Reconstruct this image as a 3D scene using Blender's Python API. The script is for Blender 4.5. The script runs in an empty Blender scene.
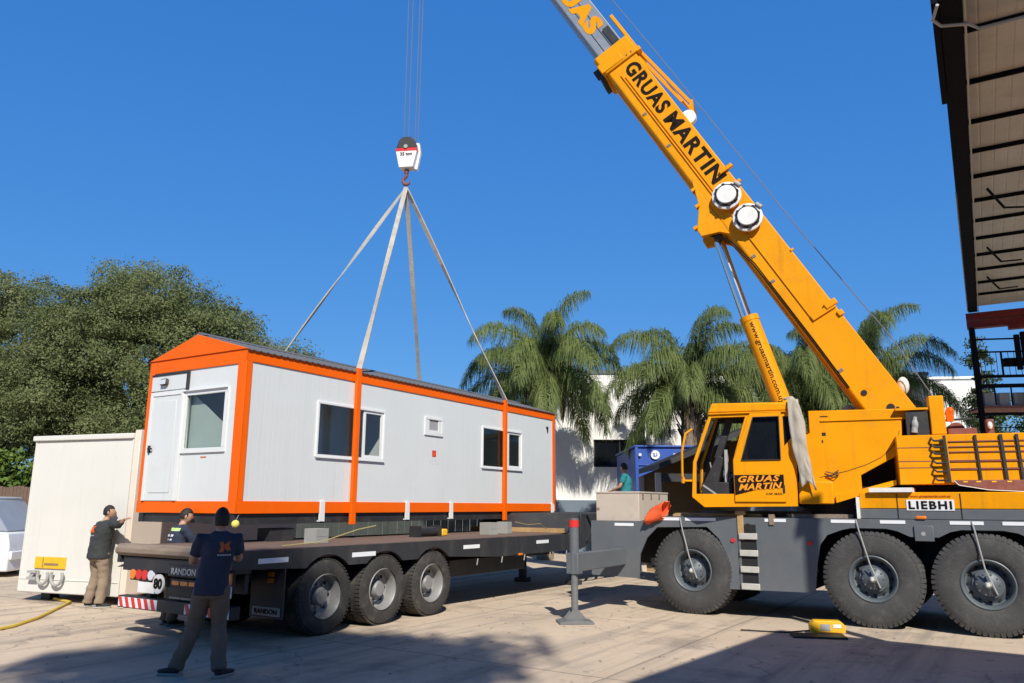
import bpy, bmesh, math, random
import numpy as np
from mathutils import Vector, Matrix, Quaternion
R = math.radians
random.seed(7)
scn = bpy.context.scene
COL = scn.collection
# ---------------------------------------------------------------- camera
cam = bpy.data.cameras.new('camera'); cam_o = bpy.data.objects.new('camera', cam); COL.objects.link(cam_o)
cam.sensor_width = 36.0; cam.lens = 36.0*778/1024; cam.clip_end = 3000; cam.clip_start = .1
cam_o.location = (0, 0, 1.8)
cam_o.rotation_euler = (R(90+11.87), R(0), 0)
cam_o.rotation_euler = (Matrix.Rotation(R(90+11.87), 3, 'X') @ Matrix.Rotation(0.005, 3, 'Z')).to_euler()
scn.camera = cam_o
# ---------------------------------------------------------------- sky and sun
SUN_EL, SUN_AZ = 40.0, -80.0
w = bpy.data.worlds.new('World'); scn.world = w; w.use_nodes = True
nt = w.node_tree; bg = nt.nodes['Background']
sky = nt.nodes.new('ShaderNodeTexSky'); sky.sky_type = 'NISHITA'; sky.sun_disc = False
sky.sun_elevation = R(SUN_EL); sky.sun_rotation = R(90-SUN_AZ)
sky.altitude = 100; sky.air_density = 1.0; sky.dust_density = 0.15; sky.ozone_density = 4.0
hs = nt.nodes.new('ShaderNodeHueSaturation'); hs.inputs['Saturation'].default_value = 1.22; hs.inputs['Value'].default_value = 1.0
nt.links.new(sky.outputs[0], hs.inputs['Color'])
# the phone's rendering of the sky: a flatter, bluer gradient (a power per channel)
sp = nt.nodes.new('ShaderNodeSeparateColor'); cb = nt.nodes.new('ShaderNodeCombineColor'); nt.links.new(hs.outputs[0], sp.inputs[0]); nt.links.new(cb.outputs[0], bg.inputs['Color'])
for i, (k_, e_) in enumerate(((.31, .63), (.499, .46), (.833, .30))):
    a_ = nt.nodes.new('ShaderNodeMath'); a_.operation = 'POWER'; a_.inputs[1].default_value = e_; nt.links.new(sp.outputs[i], a_.inputs[0])
    b_ = nt.nodes.new('ShaderNodeMath'); b_.operation = 'MULTIPLY'; b_.inputs[1].default_value = k_*.12**e_/.12/1.11; nt.links.new(a_.outputs[0], b_.inputs[0]); nt.links.new(b_.outputs[0], cb.inputs[i])
# deep blue overhead: dimmed above the view to weaken sky fill in shade
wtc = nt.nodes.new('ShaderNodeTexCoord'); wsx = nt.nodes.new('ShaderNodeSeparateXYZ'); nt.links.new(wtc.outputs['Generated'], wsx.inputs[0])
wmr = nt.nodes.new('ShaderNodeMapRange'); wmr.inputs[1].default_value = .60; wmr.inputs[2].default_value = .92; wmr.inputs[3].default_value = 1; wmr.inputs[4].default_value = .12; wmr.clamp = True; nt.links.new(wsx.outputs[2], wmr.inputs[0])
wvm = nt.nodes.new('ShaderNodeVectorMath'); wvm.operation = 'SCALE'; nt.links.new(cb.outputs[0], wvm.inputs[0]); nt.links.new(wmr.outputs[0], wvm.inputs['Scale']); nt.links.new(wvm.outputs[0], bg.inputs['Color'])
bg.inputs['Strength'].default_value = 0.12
sl = bpy.data.lights.new('sun', 'SUN'); sl.energy = 5.0; sl.angle = R(.5); sl.color = (1, .94, .84)
so = bpy.data.objects.new('sun', sl); COL.objects.link(so)
SV = Vector((math.cos(R(SUN_AZ))*math.cos(R(SUN_EL)), math.sin(R(SUN_AZ))*math.cos(R(SUN_EL)), math.sin(R(SUN_EL))))
so.rotation_euler = SV.to_track_quat('Z', 'Y').to_euler(); so.location = SV*60
vs = scn.view_settings; vs.view_transform = 'Standard'; vs.look = 'None'; vs.exposure = 0.15; vs.gamma = 1; vs.use_curve_mapping = False
# ---------------------------------------------------------------- materials
def srgb(r, g, b):
    f = lambda c: (c/255/12.92 if c/255 <= .04045 else ((c/255+.055)/1.055)**2.4)
    return (f(r), f(g), f(b))
def mat(name, col, rough=.5, metal=0, dirt=0, dcol=(.1, .08, .06), dscale=2.0, bump=0, bscale=30, var=.06, spec=.5, coat=0, stretch=None, streak=0):
    """procedural paint: slight tone variation, optional grime patches and a fine bump"""
    m = bpy.data.materials.new(name); m.use_nodes = True; n = m.node_tree; L = n.links
    b = n.nodes['Principled BSDF']; b.inputs['Roughness'].default_value = rough; b.inputs['Metallic'].default_value = metal
    b.inputs['Specular IOR Level'].default_value = spec
    if coat: b.inputs['Coat Weight'].default_value = coat; b.inputs['Coat Roughness'].default_value = .12
    tc = n.nodes.new('ShaderNodeTexCoord'); vec = tc.outputs['Object']
    if stretch:
        mp = n.nodes.new('ShaderNodeMapping'); mp.inputs['Scale'].default_value = stretch; L.new(vec, mp.inputs[0]); vec = mp.outputs[0]
    nz = n.nodes.new('ShaderNodeTexNoise'); nz.inputs['Scale'].default_value = dscale; nz.inputs['Detail'].default_value = 8; nz.inputs['Roughness'].default_value = .62
    L.new(vec, nz.inputs['Vector'])
    mr = n.nodes.new('ShaderNodeMapRange'); mr.inputs[1].default_value = .3; mr.inputs[2].default_value = .7; mr.inputs[3].default_value = 1-var; mr.inputs[4].default_value = 1+var
    L.new(nz.outputs['Fac'], mr.inputs[0])
    vm = n.nodes.new('ShaderNodeVectorMath'); vm.operation = 'SCALE'; vm.inputs[0].default_value = col; L.new(mr.outputs[0], vm.inputs['Scale'])
    out = vm.outputs[0]
    if dirt:
        nz2 = n.nodes.new('ShaderNodeTexNoise'); nz2.inputs['Scale'].default_value = dscale*2.3; nz2.inputs['Detail'].default_value = 10; nz2.inputs['Roughness'].default_value = .7
        L.new(vec, nz2.inputs['Vector'])
        r2 = n.nodes.new('ShaderNodeMapRange'); r2.inputs[1].default_value = .5; r2.inputs[2].default_value = .72; r2.inputs[3].default_value = 0; r2.inputs[4].default_value = dirt
        L.new(nz2.outputs['Fac'], r2.inputs[0])
        mx = n.nodes.new('ShaderNodeMix'); mx.data_type = 'RGBA'; mx.inputs[7].default_value = (*dcol, 1)
        L.new(r2.outputs[0], mx.inputs[0]); L.new(out, mx.inputs[6]); out = mx.outputs[2]
        r3 = n.nodes.new('ShaderNodeMapRange'); r3.inputs[3].default_value = rough; r3.inputs[4].default_value = min(1, rough+.35); L.new(r2.outputs[0], r3.inputs[0]); L.new(r3.outputs[0], b.inputs['Roughness'])
    if streak:
        mp3 = n.nodes.new('ShaderNodeMapping'); mp3.inputs['Scale'].default_value = (9, 9, .45); L.new(tc.outputs['Object'], mp3.inputs[0])
        nz3 = n.nodes.new('ShaderNodeTexNoise'); nz3.inputs['Scale'].default_value = 1.0; nz3.inputs['Detail'].default_value = 7; nz3.inputs['Roughness'].default_value = .6; L.new(mp3.outputs[0], nz3.inputs['Vector'])
        r4 = n.nodes.new('ShaderNodeMapRange'); r4.inputs[1].default_value = .54; r4.inputs[2].default_value = .74; r4.inputs[3].default_value = 0; r4.inputs[4].default_value = streak; L.new(nz3.outputs['Fac'], r4.inputs[0])
        mx3 = n.nodes.new('ShaderNodeMix'); mx3.data_type = 'RGBA'; mx3.inputs[7].default_value = (*[c*.7 for c in dcol], 1); L.new(r4.outputs[0], mx3.inputs[0]); L.new(out, mx3.inputs[6]); out = mx3.outputs[2]
    L.new(out, b.inputs['Base Color'])
    if bump:
        nb = n.nodes.new('ShaderNodeTexNoise'); nb.inputs['Scale'].default_value = bscale; nb.inputs['Detail'].default_value = 6; L.new(vec, nb.inputs['Vector'])
        bp = n.nodes.new('ShaderNodeBump'); bp.inputs['Strength'].default_value = bump; bp.inputs['Distance'].default_value = .02
        L.new(nb.outputs['Fac'], bp.inputs['Height']); L.new(bp.outputs[0], b.inputs['Normal'])
    return m
def add_ribs(m, axis, period, strength=.35, dist=.01):
    n = m.node_tree; L = n.links; b = n.nodes['Principled BSDF']
    tc = n.nodes.new('ShaderNodeTexCoord'); sx = n.nodes.new('ShaderNodeSeparateXYZ'); L.new(tc.outputs['Object'], sx.inputs[0])
    mu = n.nodes.new('ShaderNodeMath'); mu.operation = 'MULTIPLY'; mu.inputs[1].default_value = 1/period; L.new(sx.outputs[axis], mu.inputs[0])
    fr = n.nodes.new('ShaderNodeMath'); fr.operation = 'PINGPONG'; fr.inputs[1].default_value = .5; L.new(mu.outputs[0], fr.inputs[0])
    mr = n.nodes.new('ShaderNodeMapRange'); mr.inputs[1].default_value = .0; mr.inputs[2].default_value = .09; L.new(fr.outputs[0], mr.inputs[0])
    bp = n.nodes.new('ShaderNodeBump'); bp.inputs['Strength'].default_value = strength; bp.inputs['Distance'].default_value = dist
    L.new(mr.outputs[0], bp.inputs['Height'])
    old = b.inputs['Normal'].links
    if old: L.new(old[0].from_socket, bp.inputs['Normal'])
    L.new(bp.outputs[0], b.inputs['Normal'])
def glass_mat(name, tint=(.5, .55, .55), refl=.12, alpha=.35, base=(.02, .025, .03)):
    """window pane: part see-through, part dark, glossy by angle"""
    m = bpy.data.materials.new(name); m.use_nodes = True; n = m.node_tree; L = n.links
    for q in list(n.nodes): n.nodes.remove(q)
    o = n.nodes.new('ShaderNodeOutputMaterial')
    t = n.nodes.new('ShaderNodeBsdfTransparent'); t.inputs[0].default_value = (*tint, 1)
    d = n.nodes.new('ShaderNodeBsdfDiffuse'); d.inputs[0].default_value = (*base, 1)
    g = n.nodes.new('ShaderNodeBsdfGlossy'); g.inputs['Roughness'].default_value = .03; g.inputs[0].default_value = (.9, .95, 1, 1)
    a = n.nodes.new('ShaderNodeMixShader'); a.inputs[0].default_value = alpha; L.new(t.outputs[0], a.inputs[1]); L.new(d.outputs[0], a.inputs[2])
    ge = n.nodes.new('ShaderNodeNewGeometry'); dp = n.nodes.new('ShaderNodeVectorMath'); dp.operation = 'DOT_PRODUCT'; L.new(ge.outputs['Normal'], dp.inputs[0]); L.new(ge.outputs['Incoming'], dp.inputs[1])
    ab = n.nodes.new('ShaderNodeMath'); ab.operation = 'ABSOLUTE'; L.new(dp.outputs['Value'], ab.inputs[0]); om = n.nodes.new('ShaderNodeMath'); om.operation = 'SUBTRACT'; om.inputs[0].default_value = 1; L.new(ab.outputs[0], om.inputs[1])
    pw = n.nodes.new('ShaderNodeMath'); pw.operation = 'POWER'; pw.inputs[1].default_value = 5; L.new(om.outputs[0], pw.inputs[0]); f = n.nodes.new('ShaderNodeMath'); f.operation = 'MULTIPLY_ADD'; f.inputs[1].default_value = .95; f.inputs[2].default_value = .045; L.new(pw.outputs[0], f.inputs[0])
    ad = n.nodes.new('ShaderNodeMath'); ad.operation = 'ADD'; ad.use_clamp = True; ad.inputs[1].default_value = refl; L.new(f.outputs[0], ad.inputs[0])
    s = n.nodes.new('ShaderNodeMixShader'); L.new(ad.outputs[0], s.inputs[0]); L.new(a.outputs[0], s.inputs[1]); L.new(g.outputs[0], s.inputs[2]); L.new(s.outputs[0], o.inputs[0])
    return m
def leaf_mat(name, c1, c2, c3=None, scale=1.2, trans=.25):
    m = bpy.data.materials.new(name); m.use_nodes = True; n = m.node_tree; L = n.links
    b = n.nodes['Principled BSDF']; b.inputs['Roughness'].default_value = .55; b.inputs['Specular IOR Level'].default_value = .3
    tc = n.nodes.new('ShaderNodeTexCoord'); nz = n.nodes.new('ShaderNodeTexNoise'); nz.inputs['Scale'].default_value = scale; nz.inputs['Detail'].default_value = 6; nz.inputs['Roughness'].default_value = .8
    L.new(tc.outputs['Object'], nz.inputs['Vector'])
    cr = n.nodes.new('ShaderNodeValToRGB'); cr.color_ramp.elements[0].position = .34; cr.color_ramp.elements[1].position = .66
    cr.color_ramp.elements[0].color = (*c1, 1); cr.color_ramp.elements[1].color = (*c2, 1)
    if c3: e = cr.color_ramp.elements.new(.8); e.color = (*c3, 1)
    L.new(nz.outputs['Fac'], cr.inputs[0]); L.new(cr.outputs[0], b.inputs['Base Color'])
    tr = n.nodes.new('ShaderNodeBsdfTranslucent'); L.new(cr.outputs[0], tr.inputs[0])
    mx = n.nodes.new('ShaderNodeMixShader'); mx.inputs[0].default_value = trans
    L.new(b.outputs[0], mx.inputs[1]); L.new(tr.outputs[0], mx.inputs[2]); L.new(mx.outputs[0], n.nodes['Material Output'].inputs[0])
    return m
def emit_mat(name, col, s):
    m = bpy.data.materials.new(name); m.use_nodes = True; b = m.node_tree.nodes['Principled BSDF']
    b.inputs['Base Color'].default_value = (*col, 1); b.inputs['Emission Color'].default_value = (*col, 1); b.inputs['Emission Strength'].default_value = s; return m
M = {}
M['white_panel'] = mat('white_panel', (.65, .68, .675), .42, streak=.10, dirt=.10, dcol=(.45, .44, .40), dscale=.8, var=.02)
M['white_panel_ribbed'] = mat('white_panel_ribbed', (.65, .68, .675), .42, streak=.12, dirt=.12, dcol=(.5, .48, .43), dscale=.7, var=.02); add_ribs(M['white_panel_ribbed'], 0, .1, .28, .004)
M['white_trim'] = mat('white_trim', (.72, .735, .73), .3, var=.02)
M['inside_wall'] = mat('inside_wall', (.55, .58, .56), .7)
M['orange'] = mat('orange', (.86, .125, .002), .42, dirt=.12, dcol=(.55, .1, .02), dscale=1.2, var=.05, spec=.15)
M['roof_metal'] = mat('roof_metal', (.125, .13, .14), .65, .1, dirt=.5, dcol=(.12, .12, .13), dscale=1.1); 
M['black_steel'] = mat('black_steel', (.022, .022, .024), .55, dirt=.5, dcol=(.075, .065, .055), dscale=1.6, bump=.15)
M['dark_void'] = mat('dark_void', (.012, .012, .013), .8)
M['trailer_black'] = mat('trailer_black', (.028, .03, .034), .55, streak=.3, dirt=.55, dcol=(.09, .08, .07), dscale=1.3, bump=.1, stretch=(1, 1, .35))
M['deck_wood'] = mat('deck_wood', (.15, .095, .075), .85, dirt=.6, dcol=(.26, .21, .175), dscale=1.0, bump=.5, bscale=14, var=.25, stretch=(.5, 6, 6))
M['worn_wood'] = mat('worn_wood', (.26, .20, .15), .85, dirt=.6, dcol=(.12, .09, .07), dscale=2.0, bump=.5, var=.2, stretch=(6, .6, 6))
M['plank'] = mat('plank', (.42, .27, .12), .8, dirt=.4, dcol=(.2, .14, .08), dscale=3, bump=.4, var=.2)
M['tyre'] = mat('tyre', (.036, .034, .032), .86, dirt=.75, dcol=(.12, .105, .09), dscale=2.2, bump=.35, bscale=45, var=.2)
M['tyre_dusty'] = mat('tyre_dusty', (.055, .055, .055), .9, dirt=.6, dcol=(.125, .12, .11), dscale=2.0, bump=.35, bscale=40, var=.2)
M['rim_silver'] = mat('rim_silver', (.27, .27, .27), .5, .2, dirt=.6, dcol=(.16, .14, .12), dscale=4)
M['rim_blue'] = mat('rim_blue', (.105, .125, .14), .5, .1, dirt=.5, dcol=(.08, .08, .08), dscale=5)
M['crane_yellow'] = mat('crane_yellow', (.80, .315, .003), .42, dirt=.26, dcol=(.40, .19, .03), dscale=1.7, var=.08, spec=.15, streak=.30, bump=.03, bscale=3)
M['crane_grey'] = mat('crane_grey', (.115, .128, .140), .45, streak=.35, dirt=.45, dcol=(.16, .15, .14), dscale=1.4, var=.1)
M['inner_boom'] = mat('inner_boom', (.22, .25, .29), .45, .1, dirt=.5, dcol=(.32, .33, .34), dscale=1.5)
M['chrome'] = mat('chrome', (.72, .74, .76), .16, 1.0, var=.03)
M['white_paint'] = mat('white_paint', (.78, .77, .74), .5, dirt=.35, dcol=(.45, .4, .33), dscale=3)
M['mark_white'] = mat('mark_white', (.78, .80, .82), .4)
M['red_brown'] = mat('red_brown', (.20, .055, .04), .6, dirt=.5, dcol=(.30, .16, .12), dscale=3)
M['red_steel'] = mat('red_steel', (.19, .016, .014), .6, dirt=.4, dcol=(.08, .02, .02), dscale=1.5)
M['red'] = mat('red', (.62, .03, .025), .4)
M['lamp_amber'] = mat('lamp_amber', (.75, .20, .015), .25, coat=.5)
M['lamp_clear'] = mat('lamp_clear', (.62, .66, .72), .2, coat=.5)
M['black_text'] = mat('black_text', (.014, .010, .008), .7, spec=.1)
M['orange_text'] = mat('orange_text', (.85, .30, .01), .5)
M['red_text'] = mat('red_text', (.55, .09, .02), .5)
M['grey_text'] = mat('grey_text', (.45, .46, .47), .5)
M['yellow'] = mat('yellow', (.85, .46, .015), .5, dirt=.2)
M['rope_tan'] = mat('rope_tan', (.36, .30, .12), .8)
M['tone_board'] = mat('tone_board', (.40, .46, .42), .7)
M['print_shaded'] = mat('print_shaded', (.42, .11, .03), .8)  # shaded copy of the orange print, for the man standing in shade
M['ball'] = mat('ball', (.68, .62, .12), .6)
M['rung_grey'] = mat('rung_grey', (.48, .47, .43), .6, dirt=.5, dcol=(.25, .23, .2), dscale=5)
M['hose'] = mat('hose', (.66, .48, .07), .6)
M['concrete_block'] = mat('concrete_block', (.30, .30, .28), .8, dirt=.5, dcol=(.3, .3, .28), dscale=5, bump=.2)
M['sling'] = mat('sling', (.43, .40, .35), .9, dirt=.55, dcol=(.24, .20, .16), dscale=3.5, bump=.3, bscale=80, var=.15)
M['wire'] = mat('wire', (.26, .27, .29), .4, .6)
M['cable_grey'] = mat('cable_grey', (.34, .34, .33), .6)
M['beige_box'] = mat('beige_box', (.52, .45, .37), .6, dirt=.25, dcol=(.3, .25, .2), dscale=2)
M['cream'] = mat('cream', (.66, .65, .60), .5, streak=.12, dirt=.14, dcol=(.55, .5, .42), dscale=.9, var=.03)
M['pinkish'] = mat('pinkish', (.72, .62, .53), .55, dirt=.15, dcol=(.5, .45, .4), dscale=1)
M['building_white'] = mat('building_white', (.78, .77, .73), .8, dirt=.3, dcol=(.5, .48, .43), dscale=.35, bump=.1, var=.05)
M['building_grey'] = mat('building_grey', (.13, .17, .21), .7, dirt=.4, dcol=(.2, .2, .2), dscale=1)
M['blue_metal'] = mat('blue_metal', (.03, .085, .36), .4, dirt=.4, dcol=(.06, .1, .25), dscale=1.5)
M['brown_wall'] = mat('brown_wall', (.25, .17, .085), .8, dirt=.3, dcol=(.12, .08, .04), dscale=2)
M['dark_fence'] = mat('dark_fence', (.028, .036, .030), .7, dirt=.4, dcol=(.09, .08, .07))
M['fence_brown'] = mat('fence_brown', (.13, .085, .06), .85, var=.2, dscale=4)
M['canopy_sheet'] = mat('canopy_sheet', (.43, .42, .39), .75, dirt=.4, dcol=(.28, .25, .2), dscale=.8, var=.12); add_ribs(M['canopy_sheet'], 1, .25, .5, .02)
M['canopy_steel'] = mat('canopy_steel', (.008, .008, .012), .9, var=.15, spec=.08)
M['car_white'] = mat('car_white', (.72, .75, .78), .3, coat=.4)
M['car_glass'] = mat('car_glass', (.30, .33, .38), .15, coat=.5)
M['glass_room'] = glass_mat('glass_room', (.86, .90, .88), .01, .05, (.03, .04, .035))
M['glass_dark'] = glass_mat('glass_dark', (.2, .22, .25), .0, .85, (.008, .010, .014))
M['glass_clear'] = glass_mat('glass_clear', (.8, .84, .84), .02, .05)
M['tarp'] = mat('tarp', (.42, .37, .30), .9, dirt=.3, dcol=(.3, .27, .23), dscale=3, bump=.3, bscale=9)
M['orange_cloth'] = mat('orange_cloth', (.85, .12, .03), .85, bump=.3, bscale=9)
M['steel_dark'] = mat('steel_dark', (.15, .155, .16), .6, dirt=.5, dcol=(.08, .075, .07), dscale=4)
M['skin'] = mat('skin', (.42, .24, .16), .55, var=.08, dscale=9)
M['hair'] = mat('hair', (.012, .010, .009), .7, var=.2, dscale=30)
M['shirt_dark'] = mat('shirt_dark', (.030, .034, .036), .9, bump=.4, bscale=12, var=.15, dscale=6)
M['shirt_navy'] = mat('shirt_navy', (.022, .032, .060), .9, bump=.4, bscale=12, var=.15, dscale=6)
M['shirt_teal'] = mat('shirt_teal', (.02, .20, .22), .9, bump=.3, bscale=12)
M['pants_khaki'] = mat('pants_khaki', (.25, .19, .135), .9, bump=.5, bscale=10, var=.12, dscale=5)
M['pants_brown'] = mat('pants_brown', (.15, .115, .085), .9, bump=.5, bscale=10, var=.12, dscale=5)
M['shoe'] = mat('shoe', (.02, .02, .022), .7)
M['sole'] = mat('sole', (.35, .34, .32), .8)
M['hivis'] = mat('hivis', (.55, .78, .25), .6)
M['bark'] = mat('bark', (.10, .075, .055), .95, dirt=.4, dcol=(.2, .17, .13), dscale=3, bump=.8, bscale=9, var=.3)
M['palm_bark'] = mat('palm_bark', (.24, .18, .13), .95, dirt=.6, dcol=(.10, .075, .055), dscale=4, bump=.9, bscale=10, var=.3)
M['leaf_olive'] = leaf_mat('leaf_olive', (.11, .145, .05), (.27, .30, .135), (.43, .43, .26), .45, .42)
M['leaf_dark'] = leaf_mat('leaf_dark', (.030, .050, .015), (.075, .10, .035), None, 1.0)
M['leaf_fresh'] = leaf_mat('leaf_fresh', (.07, .13, .02), (.15, .22, .04), None, 1.5)
M['leaf_palm'] = leaf_mat('leaf_palm', (.11, .16, .045), (.25, .30, .11), (.40, .40, .22), 1.6, .4)
M['leaf_dead'] = leaf_mat('leaf_dead', (.20, .15, .07), (.33, .26, .13), None, 2)
# concrete yard
def ground_mat():
    m = bpy.data.materials.new('concrete_yard'); m.use_nodes = True; n = m.node_tree; L = n.links; b = n.nodes['Principled BSDF']; b.inputs['Roughness'].default_value = .85
    tc = n.nodes.new('ShaderNodeTexCoord'); mp = n.nodes.new('ShaderNodeMapping'); mp.inputs['Rotation'].default_value = (0, 0, R(-57)); L.new(tc.outputs['Object'], mp.inputs[0])
    def noise(s, d=8, r=.6, src=None):
        q = n.nodes.new('ShaderNodeTexNoise'); q.inputs['Scale'].default_value = s; q.inputs['Detail'].default_value = d; q.inputs['Roughness'].default_value = r; L.new(src or mp.outputs[0], q.inputs['Vector']); return q.outputs['Fac']
    def rng(x, a, b_, c, d):
        q = n.nodes.new('ShaderNodeMapRange'); q.inputs[1].default_value = a; q.inputs[2].default_value = b_; q.inputs[3].default_value = c; q.inputs[4].default_value = d; L.new(x, q.inputs[0]); return q.outputs[0]
    def mix(f, a, c):
        q = n.nodes.new('ShaderNodeMix'); q.data_type = 'RGBA'; L.new(f, q.inputs[0])
        for i, v in ((6, a), (7, c)):
            if isinstance(v, tuple): q.inputs[i].default_value = (*v, 1)
            else: L.new(v, q.inputs[i])
        return q.outputs[2]
    c = mix(rng(noise(.35), .35, .65, 0, 1), (.53, .42, .305), (.66, .53, .39))
    c = mix(rng(noise(1.4, 10, .7), .48, .7, 0, .55), c, (.35, .295, .24))
    c = mix(rng(noise(22, 4, .7), .45, .75, 0, .35), c, (.62, .54, .44))
    c = mix(rng(noise(.8, 9, .65), .54, .66, 0, .5), c, (.17, .145, .125))
    c = mix(rng(noise(3.1, 6, .6), .62, .70, 0, .55), c, (.13, .115, .10))
    c = mix(rng(noise(60, 3, .8), .60, .72, 0, .5), c, (.22, .185, .15))
    mp2 = n.nodes.new('ShaderNodeMapping'); mp2.inputs['Scale'].default_value = (.12, 2.2, 1); L.new(mp.outputs[0], mp2.inputs[0])
    c = mix(rng(noise(1.0, 6, .6, mp2.outputs[0]), .50, .66, 0, .6), c, (.24, .205, .175))      # tyre-dragged streaks along the yard
    br = n.nodes.new('ShaderNodeTexBrick'); br.offset = 0; br.inputs['Scale'].default_value = 1; br.inputs['Mortar Size'].default_value = .02; br.inputs['Brick Width'].default_value = 4.0; br.inputs['Row Height'].default_value = 4.0
    br.inputs['Mortar Smooth'].default_value = .3
    wob = n.nodes.new('ShaderNodeVectorMath'); wob.operation = 'MULTIPLY_ADD'; nv = n.nodes.new('ShaderNodeTexNoise'); nv.inputs['Scale'].default_value = 1.5; nv.inputs['Detail'].default_value = 5; L.new(mp.outputs[0], nv.inputs['Vector'])
    wob.inputs[1].default_value = (.06, .06, 0); L.new(nv.outputs['Color'], wob.inputs[0]); L.new(mp.outputs[0], wob.inputs[2]); L.new(wob.outputs[0], br.inputs['Vector'])
    c = mix(rng(br.outputs['Fac'], 0, 1, 0, .5), c, (.10, .085, .07))
    vo = n.nodes.new('ShaderNodeTexVoronoi'); vo.feature = 'DISTANCE_TO_EDGE'; vo.inputs['Scale'].default_value = .22; 
    wb2 = n.nodes.new('ShaderNodeVectorMath'); wb2.operation = 'MULTIPLY_ADD'; wb2.inputs[1].default_value = (1.2, 1.2, 0); L.new(nv.outputs['Color'], wb2.inputs[0]); L.new(mp.outputs[0], wb2.inputs[2]); L.new(wb2.outputs[0], vo.inputs['Vector'])
    c = mix(rng(vo.outputs['Distance'], 0, .006, .45, 0), c, (.12, .10, .085))
    L.new(c, b.inputs['Base Color'])
    bp = n.nodes.new('ShaderNodeBump'); bp.inputs['Strength'].default_value = .35; bp.inputs['Distance'].default_value = .012; L.new(noise(35, 8, .7), bp.inputs['Height']); L.new(bp.outputs[0], b.inputs['Normal'])
    return m
M['ground'] = ground_mat()
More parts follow.
